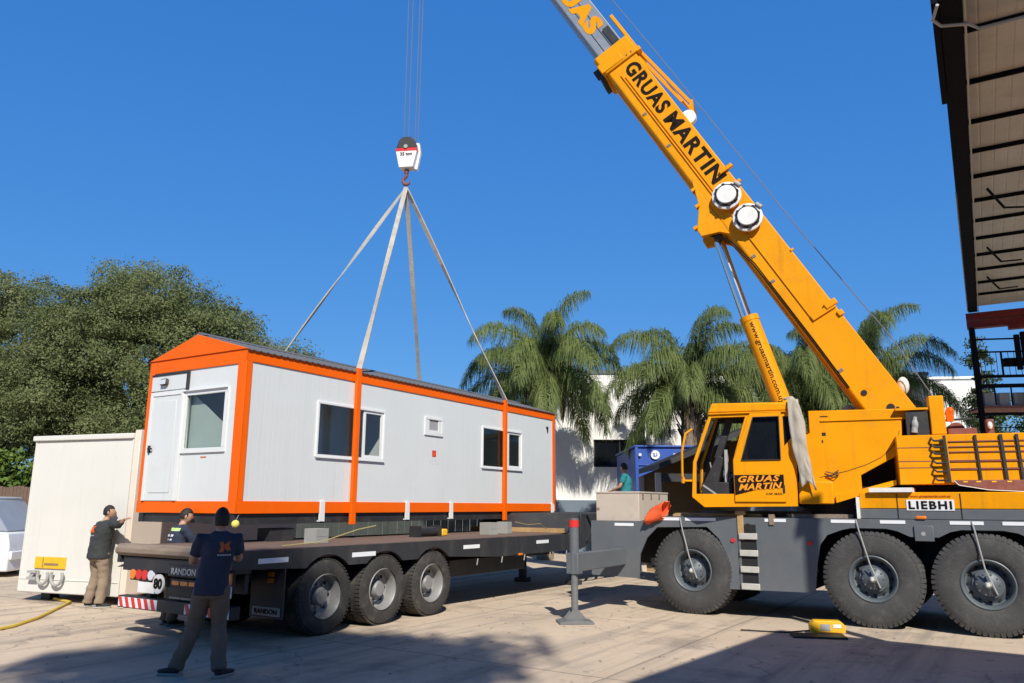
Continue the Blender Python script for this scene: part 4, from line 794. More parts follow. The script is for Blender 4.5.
# engine bay behind the boom foot
eng = MB().box(.12, .44, -1.1, .9, 2.91, 3.28).build('engine_bay', 'black_steel', ck, SUP)
MB().box(-.02, .46, -1.12, .9, 3.31, 3.345).build('bay_cover', 'crane_yellow', eng, SUP)
MB().cyl((.22, -1.12, 2.95), (.25, -1.12, 3.2), .05, .03, n=10).sphere((.24, -1.13, 3.08), (.05, .04, .09), 10).build('filter', 'cable_grey', eng, SUP)
MB().box(.46, .67, -1.15, -.9, 2.91, 3.52).build('upright_box', 'crane_yellow', ck, SUP, bevel=.015)
m = MB().box(.72, 1.12, -.9, .2, 2.91, 3.02).cyl((.85, -.85, 3.0), (.85, .5, 3.0), .12, n=18).box(1.24, 1.34, -1.0, -.85, 2.91, 3.14); m.build('winch', 'red_brown', ck, SUP, bevel=.01)
MB().box(.70, .80, -1.05, -.95, 3.12, 3.30).sphere((.76, -1.0, 3.28), (.06, .06, .07), 10).build('winch_motor', 'orange', ck, SUP)
MB().sphere((1.28, -1.03, 3.04), (.035, .03, .06), 10).build('gauge', 'white_paint', ck, SUP)
MB().bar((.68, -.98, 3.14), (1.05, -.98, 3.16), .05, .03).build('winch_guard', 'black_steel', ck, SUP)
# ---------------- boom
BE = 59.2; P0 = Vector((-.08, 0, 3.45)); ub = Vector((-math.cos(R(BE)), 0, math.sin(R(BE)))); pb = Vector((math.sin(R(BE)), 0, math.cos(R(BE)))); yv = Vector((0, 1, 0))
BT = SUP @ Matrix(((ub[0], 0, pb[0], P0[0]), (ub[1], 1, pb[1], P0[1]), (ub[2], 0, pb[2], P0[2]), (0, 0, 0, 1)))       # boom frame: x along, y away, z up-perpendicular
sec = lambda h, w_: [(-w_, h), (w_, h), (w_, -h*.86), (w_*.88, -h), (-w_*.88, -h), (-w_, -h*.86)]
boom = MB().prism(sec(.36, .40), 'x', -.75, 8.75).build('boom', 'crane_yellow', ck, BT, smooth=20, bevel=.02)
m = MB().box(1.9, 8.3, -.425, -.40, -.10, -.085).box(4.9, 8.4, -.425, -.40, -.155, -.14).box(-.2, 8.4, -.30, -.27, -.39, -.36)
m.build('weld_ledge', 'crane_yellow', boom, BT)
m = MB().box(1.9, 2.0, -.44, -.4, -.1, .36).box(1.94, 2.05, -.46, -.36, .20, .42).box(1.72, 1.82, -.44, -.36, .30, .40); m.build('boom_stop', 'crane_yellow', boom, BT, bevel=.01)
for q_ in ((5.25, 5.32, -.46, -.38, .2, .47), (4.9, 4.96, -.44, -.38, .3, .42), (3.2, 3.24, -.42, -.38, .34, .40)): MB().box(*q_).build('boom_lug', 'crane_yellow', boom, BT)
# boom foot plate with pin holes
for (a, b, r_) in ((.40, -.16, .05), (-.03, .04, .065), (-.10, .12, .03)): MB().cyl((a, -.415, b), (a, -.40, b), r_, n=20).build('pin_hole', 'dark_void', boom, BT)
# collar at the head of the base section
m = MB().prism(sec(.42, .45), 'x', 8.62, 9.1); m.box(8.66, 8.9, -.47, -.40, -.44, .1)
hd = m.build('boom_collar', 'crane_yellow', boom, BT, smooth=20, bevel=.02)
MB().box(8.65, 8.78, -.3, .3, -.52, -.42).box(8.82, 8.98, -.25, -.1, -.55, -.42).build('collar_roller', 'black_steel', boom, BT)
m = MB().box(8.7, 9.75, -.42, -.32, .40, .47).box(8.62, 8.72, -.42, .3, .36, .5); m.build('collar_rail', 'crane_yellow', boom, BT, bevel=.008)
MB().box(9.12, 9.62, -.375, -.35, .12, .27).build('collar_shade_plate', 'black_steel', boom, BT)
m = MB().bar((8.95, -.25, .45), (6.95, -.25, .62), .06, .06).bar((8.95, .2, .45), (6.95, .2, .62), .06, .06).bar((8.7, -.28, .36), (7.1, -.28, .50), .05, .05).bar((7.0, -.3, .64), (6.72, -.3, .50), .07, .07).bar((6.95, -.25, .62), (6.95, .2, .62), .05, .05)
m.build('fly_bracket', 'crane_yellow', boom, BT)
MB().box(6.75, 6.85, -.3, -.24, .36, .5).build('boom_lug', 'crane_yellow', boom, BT)
MB().cyl((6.72, -.34, .40), (6.72, -.22, .40), .15, n=24).build('rope_roller', 'white_paint', boom, BT)
# telescoped sections
ib = MB().prism(sec(.31, .34), 'x', 8.5, 16.0).build('inner_boom', 'inner_boom', boom, BT, smooth=20, bevel=.015)
MB().box(8.8, 15.9, -.345, -.34, .06, .075).box(8.8, 15.9, -.345, -.34, -.12, -.105).build('weld_seam', 'dark_void', boom, BT)
text('GRUAS', 'crane_yellow', boom, BT @ TM((12.1, -.345, -.18), (-1, 0, 0), (0, 0, 1)), 2.4, .42, bold=.06, space=1.1)
MB().prism(sec(.25, .28), 'x', 15.9, 18.6).build('fly_section', 'crane_yellow', boom, BT, smooth=20)
m = MB().prism([(18.5, -.3), (19.3, -.75), (19.6, -.5), (19.4, .3), (18.5, .3)], 'y', -.28, -.2).prism([(18.5, -.3), (19.3, -.75), (19.6, -.5), (19.4, .3), (18.5, .3)], 'y', .2, .28)
for y in (-.1, .1): m.cyl((19.3, y-.04, -.35), (19.3, y+.04, -.35), .25, n=24)
m.build('boom_head', 'crane_yellow', boom, BT)
# lettering down the boom
text('GRUAS', 'black_text', boom, BT @ TM((8.50, -.406, -.03), (-1, 0, 0), (0, 0, 1)), 1.38, .32, bold=.035, space=1.12)
text('MARTIN', 'black_text', boom, BT @ TM((6.97, -.406, -.03), (-1, 0, 0), (0, 0, 1)), 1.80, .32, bold=.035, space=1.1)
# round outrigger pads hung on the boom side
for a, b in ((4.78, .03), (4.18, .09)):
    pdm = MB().lathe([(.0, -.62), (.17, -.62), (.19, -.60), (.20, -.57), (.22, -.56), (.27, -.55), (.275, -.51), (.25, -.48), (.12, -.46), (.12, -.40)], 36, 'y', (a, 0, b)).build('round_pad', 'white_paint', boom, BT)
    m = MB()
    for k in range(8):
        t = 2*math.pi*k/8+.3; m.cyl((a+.20*math.cos(t), -.605, b+.20*math.sin(t)), (a+.20*math.cos(t), -.565, b+.20*math.sin(t)), .035, n=10)
    m.lathe([(.185, -.606), (.222, -.567), (.222, -.560), (.185, -.598)], 36, 'y', (a, 0, b), True)
    m.build('pad_notch', 'dark_void', boom, BT)
    MB().cyl((a+.12, -.55, b+.26), (a+.0, -.55, b+.30), .045, n=12).build('pad_clip', 'cable_grey', boom, BT)
# cylinder bracket and luffing cylinder
MB().prism([(5.5, -.30), (4.15, -.33), (4.30, -.46), (4.44, -.78), (4.60, -.77), (5.0, -.47)], 'y', -.41, -.30).prism([(5.5, -.30), (4.15, -.33), (4.30, -.46), (4.44, -.78), (4.60, -.77), (5.0, -.47)], 'y', .30, .41).build('cylinder_bracket', 'crane_yellow', boom, BT, bevel=.01)
for a, b in ((5.3, -.38), (4.97, -.50), (4.62, -.77)): MB().box(a, a+.06, -.43, -.3, b-.04, b+.04).build('bracket_lug', 'crane_yellow', boom, BT)
for k in range(7): MB().cyl((8.69, -.45, -.36+.11*k), (8.69, -.468, -.36+.11*k), .016, n=6).build('collar_bolt', 'steel_dark', boom, BT)
for a in (.9, 2.9, 3.5, 6.4, 7.3): MB().box(a, a+.05, -.412, -.40, -.28, -.2).build('boom_clip', 'steel_dark', boom, BT)
for dz in (0, .035): MB().tube([(4.4, -.32, -.62-dz), (4.1, -.42, -.42-dz), (3.4, -.42, -.30-dz), (1.6, -.41, -.29-dz), (.6, -.41, -.30-dz)], .011, 5).build('hydraulic_hose', 'black_text', boom, BT)
ctop = Vector((-2.74, 0, 6.85)); cbot = Vector((-1.45, 0, 2.55)); cm = Vector((-2.27, 0, 5.28))
MB().cyl(cm-Vector((0, 0, .15)), ctop, .10, n=28).build('cylinder_rod', 'chrome', ck, SUP)
MB().cyl(ctop+Vector((0, -.3, .05)), ctop+Vector((0, .3, .05)), .09, n=18).build('cylinder_pin', 'black_steel', ck, SUP)
cyl_b = MB().cyl(cbot, cm, .165, n=32).build('cylinder', 'crane_yellow', ck, SUP)
MB().cyl(cm-(cm-cbot).normalized()*.08, cm+(cm-cbot).normalized()*.02, .175, n=32).build('cylinder_collar', 'crane_yellow', cyl_b, SUP)
cd = (cbot-cm).normalized(); cn = Vector((cd[2], 0, -cd[0])); cn = -cn if cn[0] < 0 else cn
# the web address wraps on the barrel: bend flat text round the cylinder
def barrel_text():
    o = text('www.gruasmartin.com.uy', 'black_text', cyl_b, Matrix.Identity(4), 1.62, .115, bold=.012)
    me = o.data; rr = .1665
    for v in me.vertices:
        a = (v.co.y-.055)/rr; p = cm+cd*(.12+v.co.x)+(cn*math.sin(a)-yv*math.cos(a))*(rr+v.co.z); v.co = SUP @ p
barrel_text()
# hoist line from the head to the winch
MB().tube([P0+ub*8.5+pb*.75+Vector((0, 0, .0)), Vector((-1.24, 0, 6.86)), Vector((.12, 0, 4.72)), Vector((.9, -.1, 3.15))], .009, 6).build('winch_rope', 'wire', ck, SUP)
MB().tube([P0+ub*18.9+pb*.55, P0+ub*8.5+pb*.75], .010, 6).build('winch_rope', 'wire', ck, SUP)
MB().sphere((.25, .3, 3.9), (.10, .1, .16), 12).build('exhaust', 'cream', ck, SUP); MB().sphere((-.65, .6, 3.5), (.12, .12, .14), 12).build('filter', 'tarp', ck, SUP)
# ---------------- loose things on the crane
XC = XF(CO, CR)
bx = empty('tool_crate', XC @ Vector((-1.82, .06, 1.503)), R(CR), 'beige box standing on the grey crane deck at its left end', 'box')
MB().box(0, .86, 0, 1.45, 0, .52).build('body', 'beige_box', bx, bevel=.01)
MB().box(-.01, .87, -.01, 1.46, .52, .55).build('lid', 'beige_box', bx, bevel=.008)
m = MB()
for y in (.15, .55, .95): m.box(.86, .875, y, y+.05, .42, .52)
m.box(.02, .07, -.012, 0, .22, .26); m.build('latch', 'worn_wood', bx)
from mathutils import noise as mnoise
# grey tarp over the cab corner
def tarp():
    bm = bmesh.new(); n, k = 26, 14; rows = []
    for i in range(n):
        t = i/(n-1); row = []
        for j in range(k):
            s = j/(k-1)
            if t < .12:
                z = 3.56-.01*t; y = yc0+.28-(t/.12)*.33; x0, x1 = -1.70, -1.46
            else:
                u = (t-.12)/.88; z = 3.53-u*1.41+.03*math.sin(s*5); y = yc0-.06-.03*math.sin(u*3); x0, x1 = -1.62+.10*u-.04*math.sin(u*4), -1.45+.17*u+.02*math.sin(u*7)
            q_ = mnoise.noise(Vector((s*2.2, t*5, 1.3)))*.05+mnoise.noise(Vector((s*5, t*9, 4)))*.025; row.append(bm.verts.new((x0+(x1-x0)*s+q_*.4, y-abs(q_)+.012*math.sin(s*7+t*2), z+.02*math.sin(s*5)+(q_*.8 if i == n-1 else 0))))
        rows.append(row)
    for A, B in zip(rows, rows[1:]):
        for j in range(k-1): bm.faces.new((A[j], A[j+1], B[j+1], B[j]))
    me = bpy.data.meshes.new('tarp'); bm.transform(XC @ SUP); bm.to_mesh(me); bm.free(); me.polygons.foreach_set('use_smooth', [True]*len(me.polygons)); me.materials.append(M['tarp'])
    o = bpy.data.objects.new('tarp', me); COL.objects.link(o); s = o.modifiers.new('t', 'SOLIDIFY'); s.thickness = .012
    tag(o, 'grey beige tarp draped over the rear corner of the crane cab', 'tarp')
tarp()
def orange_bundle():
    bm = bmesh.new(); n, k = 16, 18; rows = []
    for i in range(n):
        t = i/(n-1); c = Vector((-.42-.35*t*.9, -.03, 1.75-.16*t)); row = []
        for j in range(k):
            a = 2*math.pi*j/k; r = (.125+.02*math.sin(3*a+t*4)+.012*math.sin(7*a+t*9))*(1-.1*t)
            row.append(bm.verts.new(c+Vector((.25*r*math.cos(a)+r*.3*math.sin(a), r*math.cos(a), r*math.sin(a)*1.1))))
        rows.append(row)
    for A, B in zip(rows, rows[1:]):
        for j in range(k): bm.faces.new((A[j], A[(j+1) % k], B[(j+1) % k], B[j]))
    me = bpy.data.meshes.new('bag'); bm.transform(XC); bm.to_mesh(me); bm.free(); me.polygons.foreach_set('use_smooth', [True]*len(me.polygons)); me.materials.append(M['orange_cloth'])
    o = bpy.data.objects.new('cloth_bag', me); COL.objects.link(o); s = o.modifiers.new('t', 'SOLIDIFY'); s.thickness = .01
    tag(o, 'crumpled orange cloth bag hanging over the crane deck edge beside the beige box', 'bag')
orange_bundle()
for (x0, x1, y, z, lab) in ((-.35, 1.2, .12, 1.618, 'long tan timber plank lying on the crane deck below the cab'), (-.3, .9, .36, 1.618, 'second tan timber plank lying behind the first on the crane deck')):
    o = MB().box(x0, x1, y, y+.16, z, z+.06).build('plank', 'plank', None, XC, bevel=.005); tag(o, lab, 'plank', 'timber planks on the crane deck')
o = MB().box(.83, .93, -.025, .1, 1.25, 1.66).box(.80, .97, -.03, .14, 1.66, 1.72).build('timber_offcut', 'plank', None, XC, bevel=.006) ; tag(o, 'short upright timber offcut leaning on the crane deck edge above the step ladder', 'timber')
o = MB().box(1.35, 1.43, -.025, .1, 1.50, 1.67).build('timber_offcut', 'worn_wood', None, XC, bevel=.006); tag(o, 'small dark timber offcut on the deck edge right of the step ladder', 'timber')
o = MB().box(.0, 1.9, .6, .75, 1.618, 1.72).box(1.6, 2.6, .2, .36, 1.618, 1.68).build('plank', 'worn_wood', None, XC); tag(o, 'dark worn plank lying on the crane deck beneath the cab', 'plank', 'timber planks on the crane deck')
# yellow chock and mat on the ground
ch = empty('wheel_chock', (4.55, 11.85, 0), R(-12), 'yellow wheel chock standing on a black rubber mat in front of the crane wheels', 'chock')
MB().prism([(-.22, .0), (.26, .0), (.26, .10), (.2, .16), (-.16, .16), (-.22, .1)], 'y', -.1, .1).build('body', 'yellow', ch, Matrix.Translation((0, 0, .03)), bevel=.012)
MB().box(-.08, .05, -.106, -.1, .06, .15).build('plate', 'cable_grey', ch)
MB().box(.09, .2, -.106, -.1, .1, .15).build('badge', 'white_paint', ch)
o = MB().box(-.42, .3, -.2, .12, .004, .028).build('rubber_mat', 'black_steel', None, Matrix.Translation((4.40, 11.6, 0)) @ Matrix.Rotation(R(-10), 4, 'Z')); tag(o, 'flat black rubber mat on the ground beneath the yellow chock', 'mat')
o = MB().tube([(4.35, 11.85, .05), (4.0, 11.92, .012), (3.7, 12.0, .012), (3.4, 12.12, .012)], .012, 6).build('chock_cord', 'black_steel', None); tag(o, 'dark cord lying on the ground left of the yellow chock', 'cord')
for x in ():
    o = MB().box(x-.34, x+.34, -.03, .45, .002, .03).build('tyre_board', 'worn_wood', None, XC); tag(o, 'flat board under the middle crane wheel in view' if x < 3 else 'flat board under the rightmost crane wheel in view', 'board', 'boards under crane wheels') if False else bpy.data.objects.remove(o)
# ================================================================ canopy on the right
cy = empty('canopy', (6.16, 10.02, 0), R(59.1), 'tall open steel canopy with dark edge beam and sheet roof along the right side', 'canopy')
H = 9.0; CL = 21.6; CD = 6.0; xa = .02
MB().box(xa, CL, -CD, -.10, H+.22, H+.25).build('roof_sheet', 'canopy_sheet', cy)
MB().box(xa, CL, -.30, -.0, H, H+.30).box(xa, CL, -.02, .012, H+.3, H+.62).build('edge_beam', 'canopy_steel', cy)
MB().box(8.6, CL, -.10, .03, H+.05, H+.16).build('gutter', 'cable_grey', cy)
MB().box(xa, 3.4, .012, .10, H-.02, H+.5).build('sign_board', 'canopy_steel', cy)
MB().tube([(xa, .02, H-.06), (.3, .1, H-.12), (.55, .0, H-.10), (.8, -.35, H-.04), (1.0, -.5, H-.05), (1.0, -1.6, H-.06)], .025, 6).build('conduit', 'cable_grey', cy)
MB().box(xa, CL, -.34, -.31, H-.02, H+.02).build('edge_pipe', 'cable_grey', cy)
m = MB(); k = 0; pxs = [1.36, 3.15, 4.85, 6.35, 7.85, 9.5, 11.1, 12.7, 14.4, 16.1, 17.8, 19.5]
for x in pxs: m.box(x-.022, x+.022, -CD, -.30, H+.13, H+.219)
m.build('purlin', 'canopy_steel', cy)
m = MB()
for x in (pxs[5], pxs[8], pxs[10]): m.bar((x-.9, -.62, H+.1), (x, -.95, H-.12), .045, .045).bar((x+.9, -1.5, H+.1), (x, -.95, H-.12), .04, .04)
for y in (-2.9, -5.6): m.box(xa, CL, y, y+.12, H-.15, H+.04)
m.build('brace', 'canopy_steel', cy)
for x in (6.6, 13.8):
    MB().box(x-.12, x+.12, -CD+.05, -CD+.29, 0, H).build('column', 'canopy_steel', cy)
MB().box(21.62, 21.9, -5.9, .1, H-.28, H-.02).box(21.66, 21.86, -5.9, .1, H-.55, H-.32).box(21.6, 21.92, -5.9, .1, H-.60, H-.56).box(21.62, 21.9, -5.9, -1.2, H-.75, H-.61).build('crane_girder', 'red_steel', cy)
# steel gantry under the far end of the canopy
gt = empty('steel_gantry', (17.0, 28.0, 0), R(-10), 'dark steel gantry with walkway and railings under the far end of the canopy', 'gantry')
for x in (-.08, 1.62): MB().box(x, x+.16, 0, .16, 0, 8.3 if x < 0 else 8.1).build('column', 'canopy_steel', gt)
MB().box(1.40, 1.55, .02, .16, 6.7, 8.0).build('column', 'canopy_steel', gt)
m = MB()
for z, h in ((7.83, .05), (7.35, .05), (6.42, .10), (6.05, .14), (5.05, .10), (4.6, .03), (4.2, .03), (3.8, .03)): m.box(.082, 6, .03, .10, z, z+h)
m.build('rail', 'canopy_steel', gt)
MB().box(.082, 6, .11, 1.6, 5.32, 5.40).build('walkway', 'red_brown', gt)
for x in (.5, 1.05, 1.5, 2.4, 3.2): MB().box(x, x+.04, .05, .09, 5.42, 6.05).build('post', 'canopy_steel', gt)
MB().box(1.0, 1.6, .1, .3, 6.85, 7.15).build('motor', 'canopy_steel', gt)
MB().box(.85, .9, .05, .09, 6.5, 7.35).build('post', 'canopy_steel', gt)
MB().bar((1.2, .06, 4.3), (1.9, .06, 5.0), .06, .08).build('brace', 'canopy_steel', gt)
m = MB()
for k in range(9): m.box(.1+k*.2, .115+k*.2, .06, .075, 6.5, 7.35)
m.build('railing', 'canopy_steel', gt)
m = MB()
for k in range(3): m.box(.25+k*.5, .6+k*.5, .3, .6, 5.42, 5.9)
m.build('machine', 'cable_grey', gt)
cb_ = MB().box(-.4, .4, -.3, .3, 0, 1.9).box(-.36, .36, -.32, -.3, .1, 1.8).build('cabinet', 'red_steel', None); cb_.location = (14.9, 24, 2.4); bpy.data.objects.remove(cb_)
# ================================================================ warehouse behind the viewer (its roof corner shades the foreground) and lamp post
wh = empty('open_shed', (5.45, 4.0, 0), R(-38), 'open steel shed roof on columns to the right of the viewer', 'shed')
MB().box(0, 16, -14, 0, 6.85, 7.0).build('roof', 'building_grey', wh)
for x in (.35, 8, 15.6):
    for y in (-.4, -13.6): MB().box(x-.11, x+.11, y-.11, y+.11, 0, 6.6).build('column', 'steel_dark', wh)
for y in (-.4, -13.6): MB().box(.1, 15.9, y-.08, y+.08, 6.6, 6.849).build('beam', 'steel_dark', wh)
for x in (.35, 4.2, 8, 11.8, 15.6): MB().box(x-.06, x+.06, -13.5, -.5, 6.65, 6.849).build('rafter', 'steel_dark', wh)
hg = empty('blocker', (-34, -29.8, 0), 0, 'long grey hangar added unseen behind the viewer to darken reflections and sky fill', 'blocker')  # unseen block added behind the viewer, darkens window reflections and sky fill
MB().box(0, 60, 0, 12, 0, 12).build('wall', 'building_grey', hg); MB().box(-.3, 60.3, -.3, 12.3, 12, 12.2).build('roof', 'black_steel', hg)
m = MB()
for k in range(5): m = MB().box(4+k*11, 10+k*11, 12, 12.04, 0, 5); m.build('gate', 'black_steel', hg)
lpz = 8.3
lp_ = empty('lamp_post', (6.18, 4.95, 0), 0, 'tall slim grey lamp post beside the warehouse corner', 'lamp post')
MB().cyl((0, 0, 0), (0, 0, lpz), .11, .10, 16).build('post', 'cable_grey', lp_); MB().box(-.15, .15, -.3, .3, lpz, lpz+.14).build('lamp_head', 'cable_grey', lp_, bevel=.03)
# ================================================================ vegetation
def np_mesh(name, V, F, m):
    me = bpy.data.meshes.new(name); nv, nf = len(V), len(F); k = F.shape[1]
    me.vertices.add(nv); me.vertices.foreach_set('co', V.astype(np.float32).ravel())
    me.loops.add(nf*k); me.loops.foreach_set('vertex_index', F.astype(np.int32).ravel())
    me.polygons.add(nf); me.polygons.foreach_set('loop_start', np.arange(nf, dtype=np.int32)*k); me.polygons.foreach_set('loop_total', np.full(nf, k, dtype=np.int32))
    me.update(); me.validate(); me.materials.append(M[m]); return me
def leaves(P, N, size, rng, asp=.55):
    n = len(P); a = rng.normal(size=(n, 3)); a /= np.linalg.norm(a, axis=1)[:, None]
    N = N+rng.normal(size=(n, 3))*.75; N /= np.linalg.norm(N, axis=1)[:, None]
    t = np.cross(N, a); t /= np.linalg.norm(t, axis=1)[:, None]; b = np.cross(N, t)
    s = (size*rng.uniform(.6, 1.35, n))[:, None]; h = s*asp
    V = np.stack([P-t*s, P+b*h-t*s*.1+N*h*.25, P+t*s, P-b*h+t*s*.1+N*h*.25], 1).reshape(-1, 3)
    return V, np.arange(4*n).reshape(n, 4)
def tree(loc, blobs, nleaf, size, leafm, label, seed, trunk_h=4.0, tr_=.35, group=None, name='tree', sub=36, sig=.36, zmin=.3):
    rng = np.random.default_rng(seed); o = empty(name, loc, 0, label, 'tree', group)
    m = MB(); top = Vector((0, 0, trunk_h))
    m.tube([(0, 0, -.1), (.05, .04, trunk_h*.35), (-.06, .05, trunk_h*.7), top], [tr_*1.25, tr_, tr_*.85, tr_*.7], 10)
    Ps, Ns = [], []; tot = sum(b[1][0]*b[1][1]+b[1][2]*b[1][0] for b in blobs)
    for c, r in blobs:
        c = np.array(c, float); r = np.array(r, float)
        e = Vector(c-np.array([0, 0, r[2]*.1])); mid = (top+e)/2+Vector((0, 0, .3)); m.tube([top-Vector((0, 0, .3)), mid, e], [tr_*.55, tr_*.35, .06], 7)
        ns = max(8, int(sub*(r[0]*r[1]+r[2]*r[0])/6)); d = rng.normal(size=(ns, 3)); d /= np.linalg.norm(d, axis=1)[:, None]
        rad = np.where(rng.uniform(size=ns) < .22, rng.uniform(1.0, 1.2, ns), rng.uniform(.35, 1.04, ns)**.6); S = c+d*r*rad[:, None]; S = S[S[:, 2] > zmin]; ns = len(S)
        for q in S[::5]: m.tube([e, (Vector(q)+e)/2+Vector((0, 0, .12)), Vector(q)], [.05, .035, .012], 4)
        n = int(nleaf*(r[0]*r[1]+r[2]*r[0])/tot); ix = rng.integers(0, ns, n); w_ = rng.uniform(.55, 1.5, ns)[ix][:, None]
        off = np.clip(rng.normal(size=(n, 3)), -1.5, 1.5)*sig*w_*np.array([1, 1, .62]); Ps.append(S[ix]+off)
        q = (S[ix]+off-c)/r; q += off*1.2+np.array([0, 0, .5]); Ns.append(q/np.maximum(np.linalg.norm(q, axis=1)[:, None], .01))
    m.build('trunk', 'bark', o)
    P = np.concatenate(Ps); N = np.concatenate(Ns); V, F = leaves(P, N, size, rng)
    me = np_mesh('crown', V, F, leafm); c_ = bpy.data.objects.new('crown', me); COL.objects.link(c_); c_.parent = o
    return o
def dome(seed, n, c, r, rb, low=-.55):
    """lumps of foliage spread over an uneven dome, so that the crown has bays and shadow pockets"""
    g_ = np.random.default_rng(seed); out = []
    for k in range(n):
        z = low+(1-low)*(k+.5)/n; a = k*2.39996+g_.uniform(-.35, .35); q = math.sqrt(max(0, 1-z*z))*g_.uniform(.72, 1.05)
        y = math.sin(a)*q
        if y > .35: y = -y*.7
        rad = rb*g_.uniform(.72, 1.3); out.append(((c[0]+r[0]*math.cos(a)*q, c[1]+r[1]*y, c[2]+r[2]*z*g_.uniform(.85, 1.08)), (rad*1.15, rad, rad*.82)))
    return out
tree((-16.2, 34.5, 0), dome(3, 26, (.0, 0, 6.6), (5.0, 3.2, 4.5), 1.6), 360000, .054, 'leaf_olive', 'big rounded olive green tree behind the white box and the orange gable', 3, 4.0, .42, 'trees on the left')
tree((-22.9, 35, 0), dome(5, 21, (0, 0, 6.2), (4.0, 2.8, 5.1), 1.25), 115000, .054, 'leaf_olive', 'looser olive green tree at the far left edge of the picture', 5, 3.8, .4, 'trees on the left')
tree((-10.8, 36, 0), dome(9, 13, (0, 0, 5.0), (3.0, 2.2, 3.8), 1.35), 110000, .054, 'leaf_olive', 'smaller olive green tree rising just behind the cabin roof', 8, 3.4, .3, 'trees on the left')
tree((-20.6, 32.2, 0), [((0, 0, 2.0), (2.6, 1.2, 1.7)), ((2.0, .1, 1.8), (2.0, 1.1, 1.5)), ((-2, 0, 2.2), (2, 1.1, 1.6))], 16000, .11, 'leaf_fresh', 'bright green bush above the brown fence at the far left', 9, .8, .1, None, 'bush')
tree((30.0, 43, 0), [((0, 0, 5.9), (3.0, 2.6, 3.0)), ((2.8, -.4, 6.4), (2.8, 2.4, 2.6)), ((-1.6, -.6, 3.6), (2.0, 2.0, 2.6)), ((1.5, -.6, 3.4), (3.5, 2.2, 2.6))], 40000, .11, 'leaf_fresh', 'green tree seen through the steel gantry at the right edge', 11, 3, .3, None)
tree((22.3, 36.5, 0), [((0, 0, 7.2), (.5, .5, 2.6)), ((0, 0, 4.6), (.8, .8, 2.6))], 9000, .08, 'leaf_dark', 'narrow upright conifer seen beside the gantry column', 12, 2, .12, None, 'conifer', 120, .2)
tree((1.9, -14.0, 0), [((-.2, .1, 20.0), (1.6, 1.4, 1.3)), ((1.1, .3, 20.1), (1.0, 1.0, .9)), ((-1.6, .0, 20.0), (1.2, 1.3, 1.1))], 34000, .09, 'leaf_dark', 'tree standing behind the viewer, its shade on the yard', 13, 18.3, .3, None)
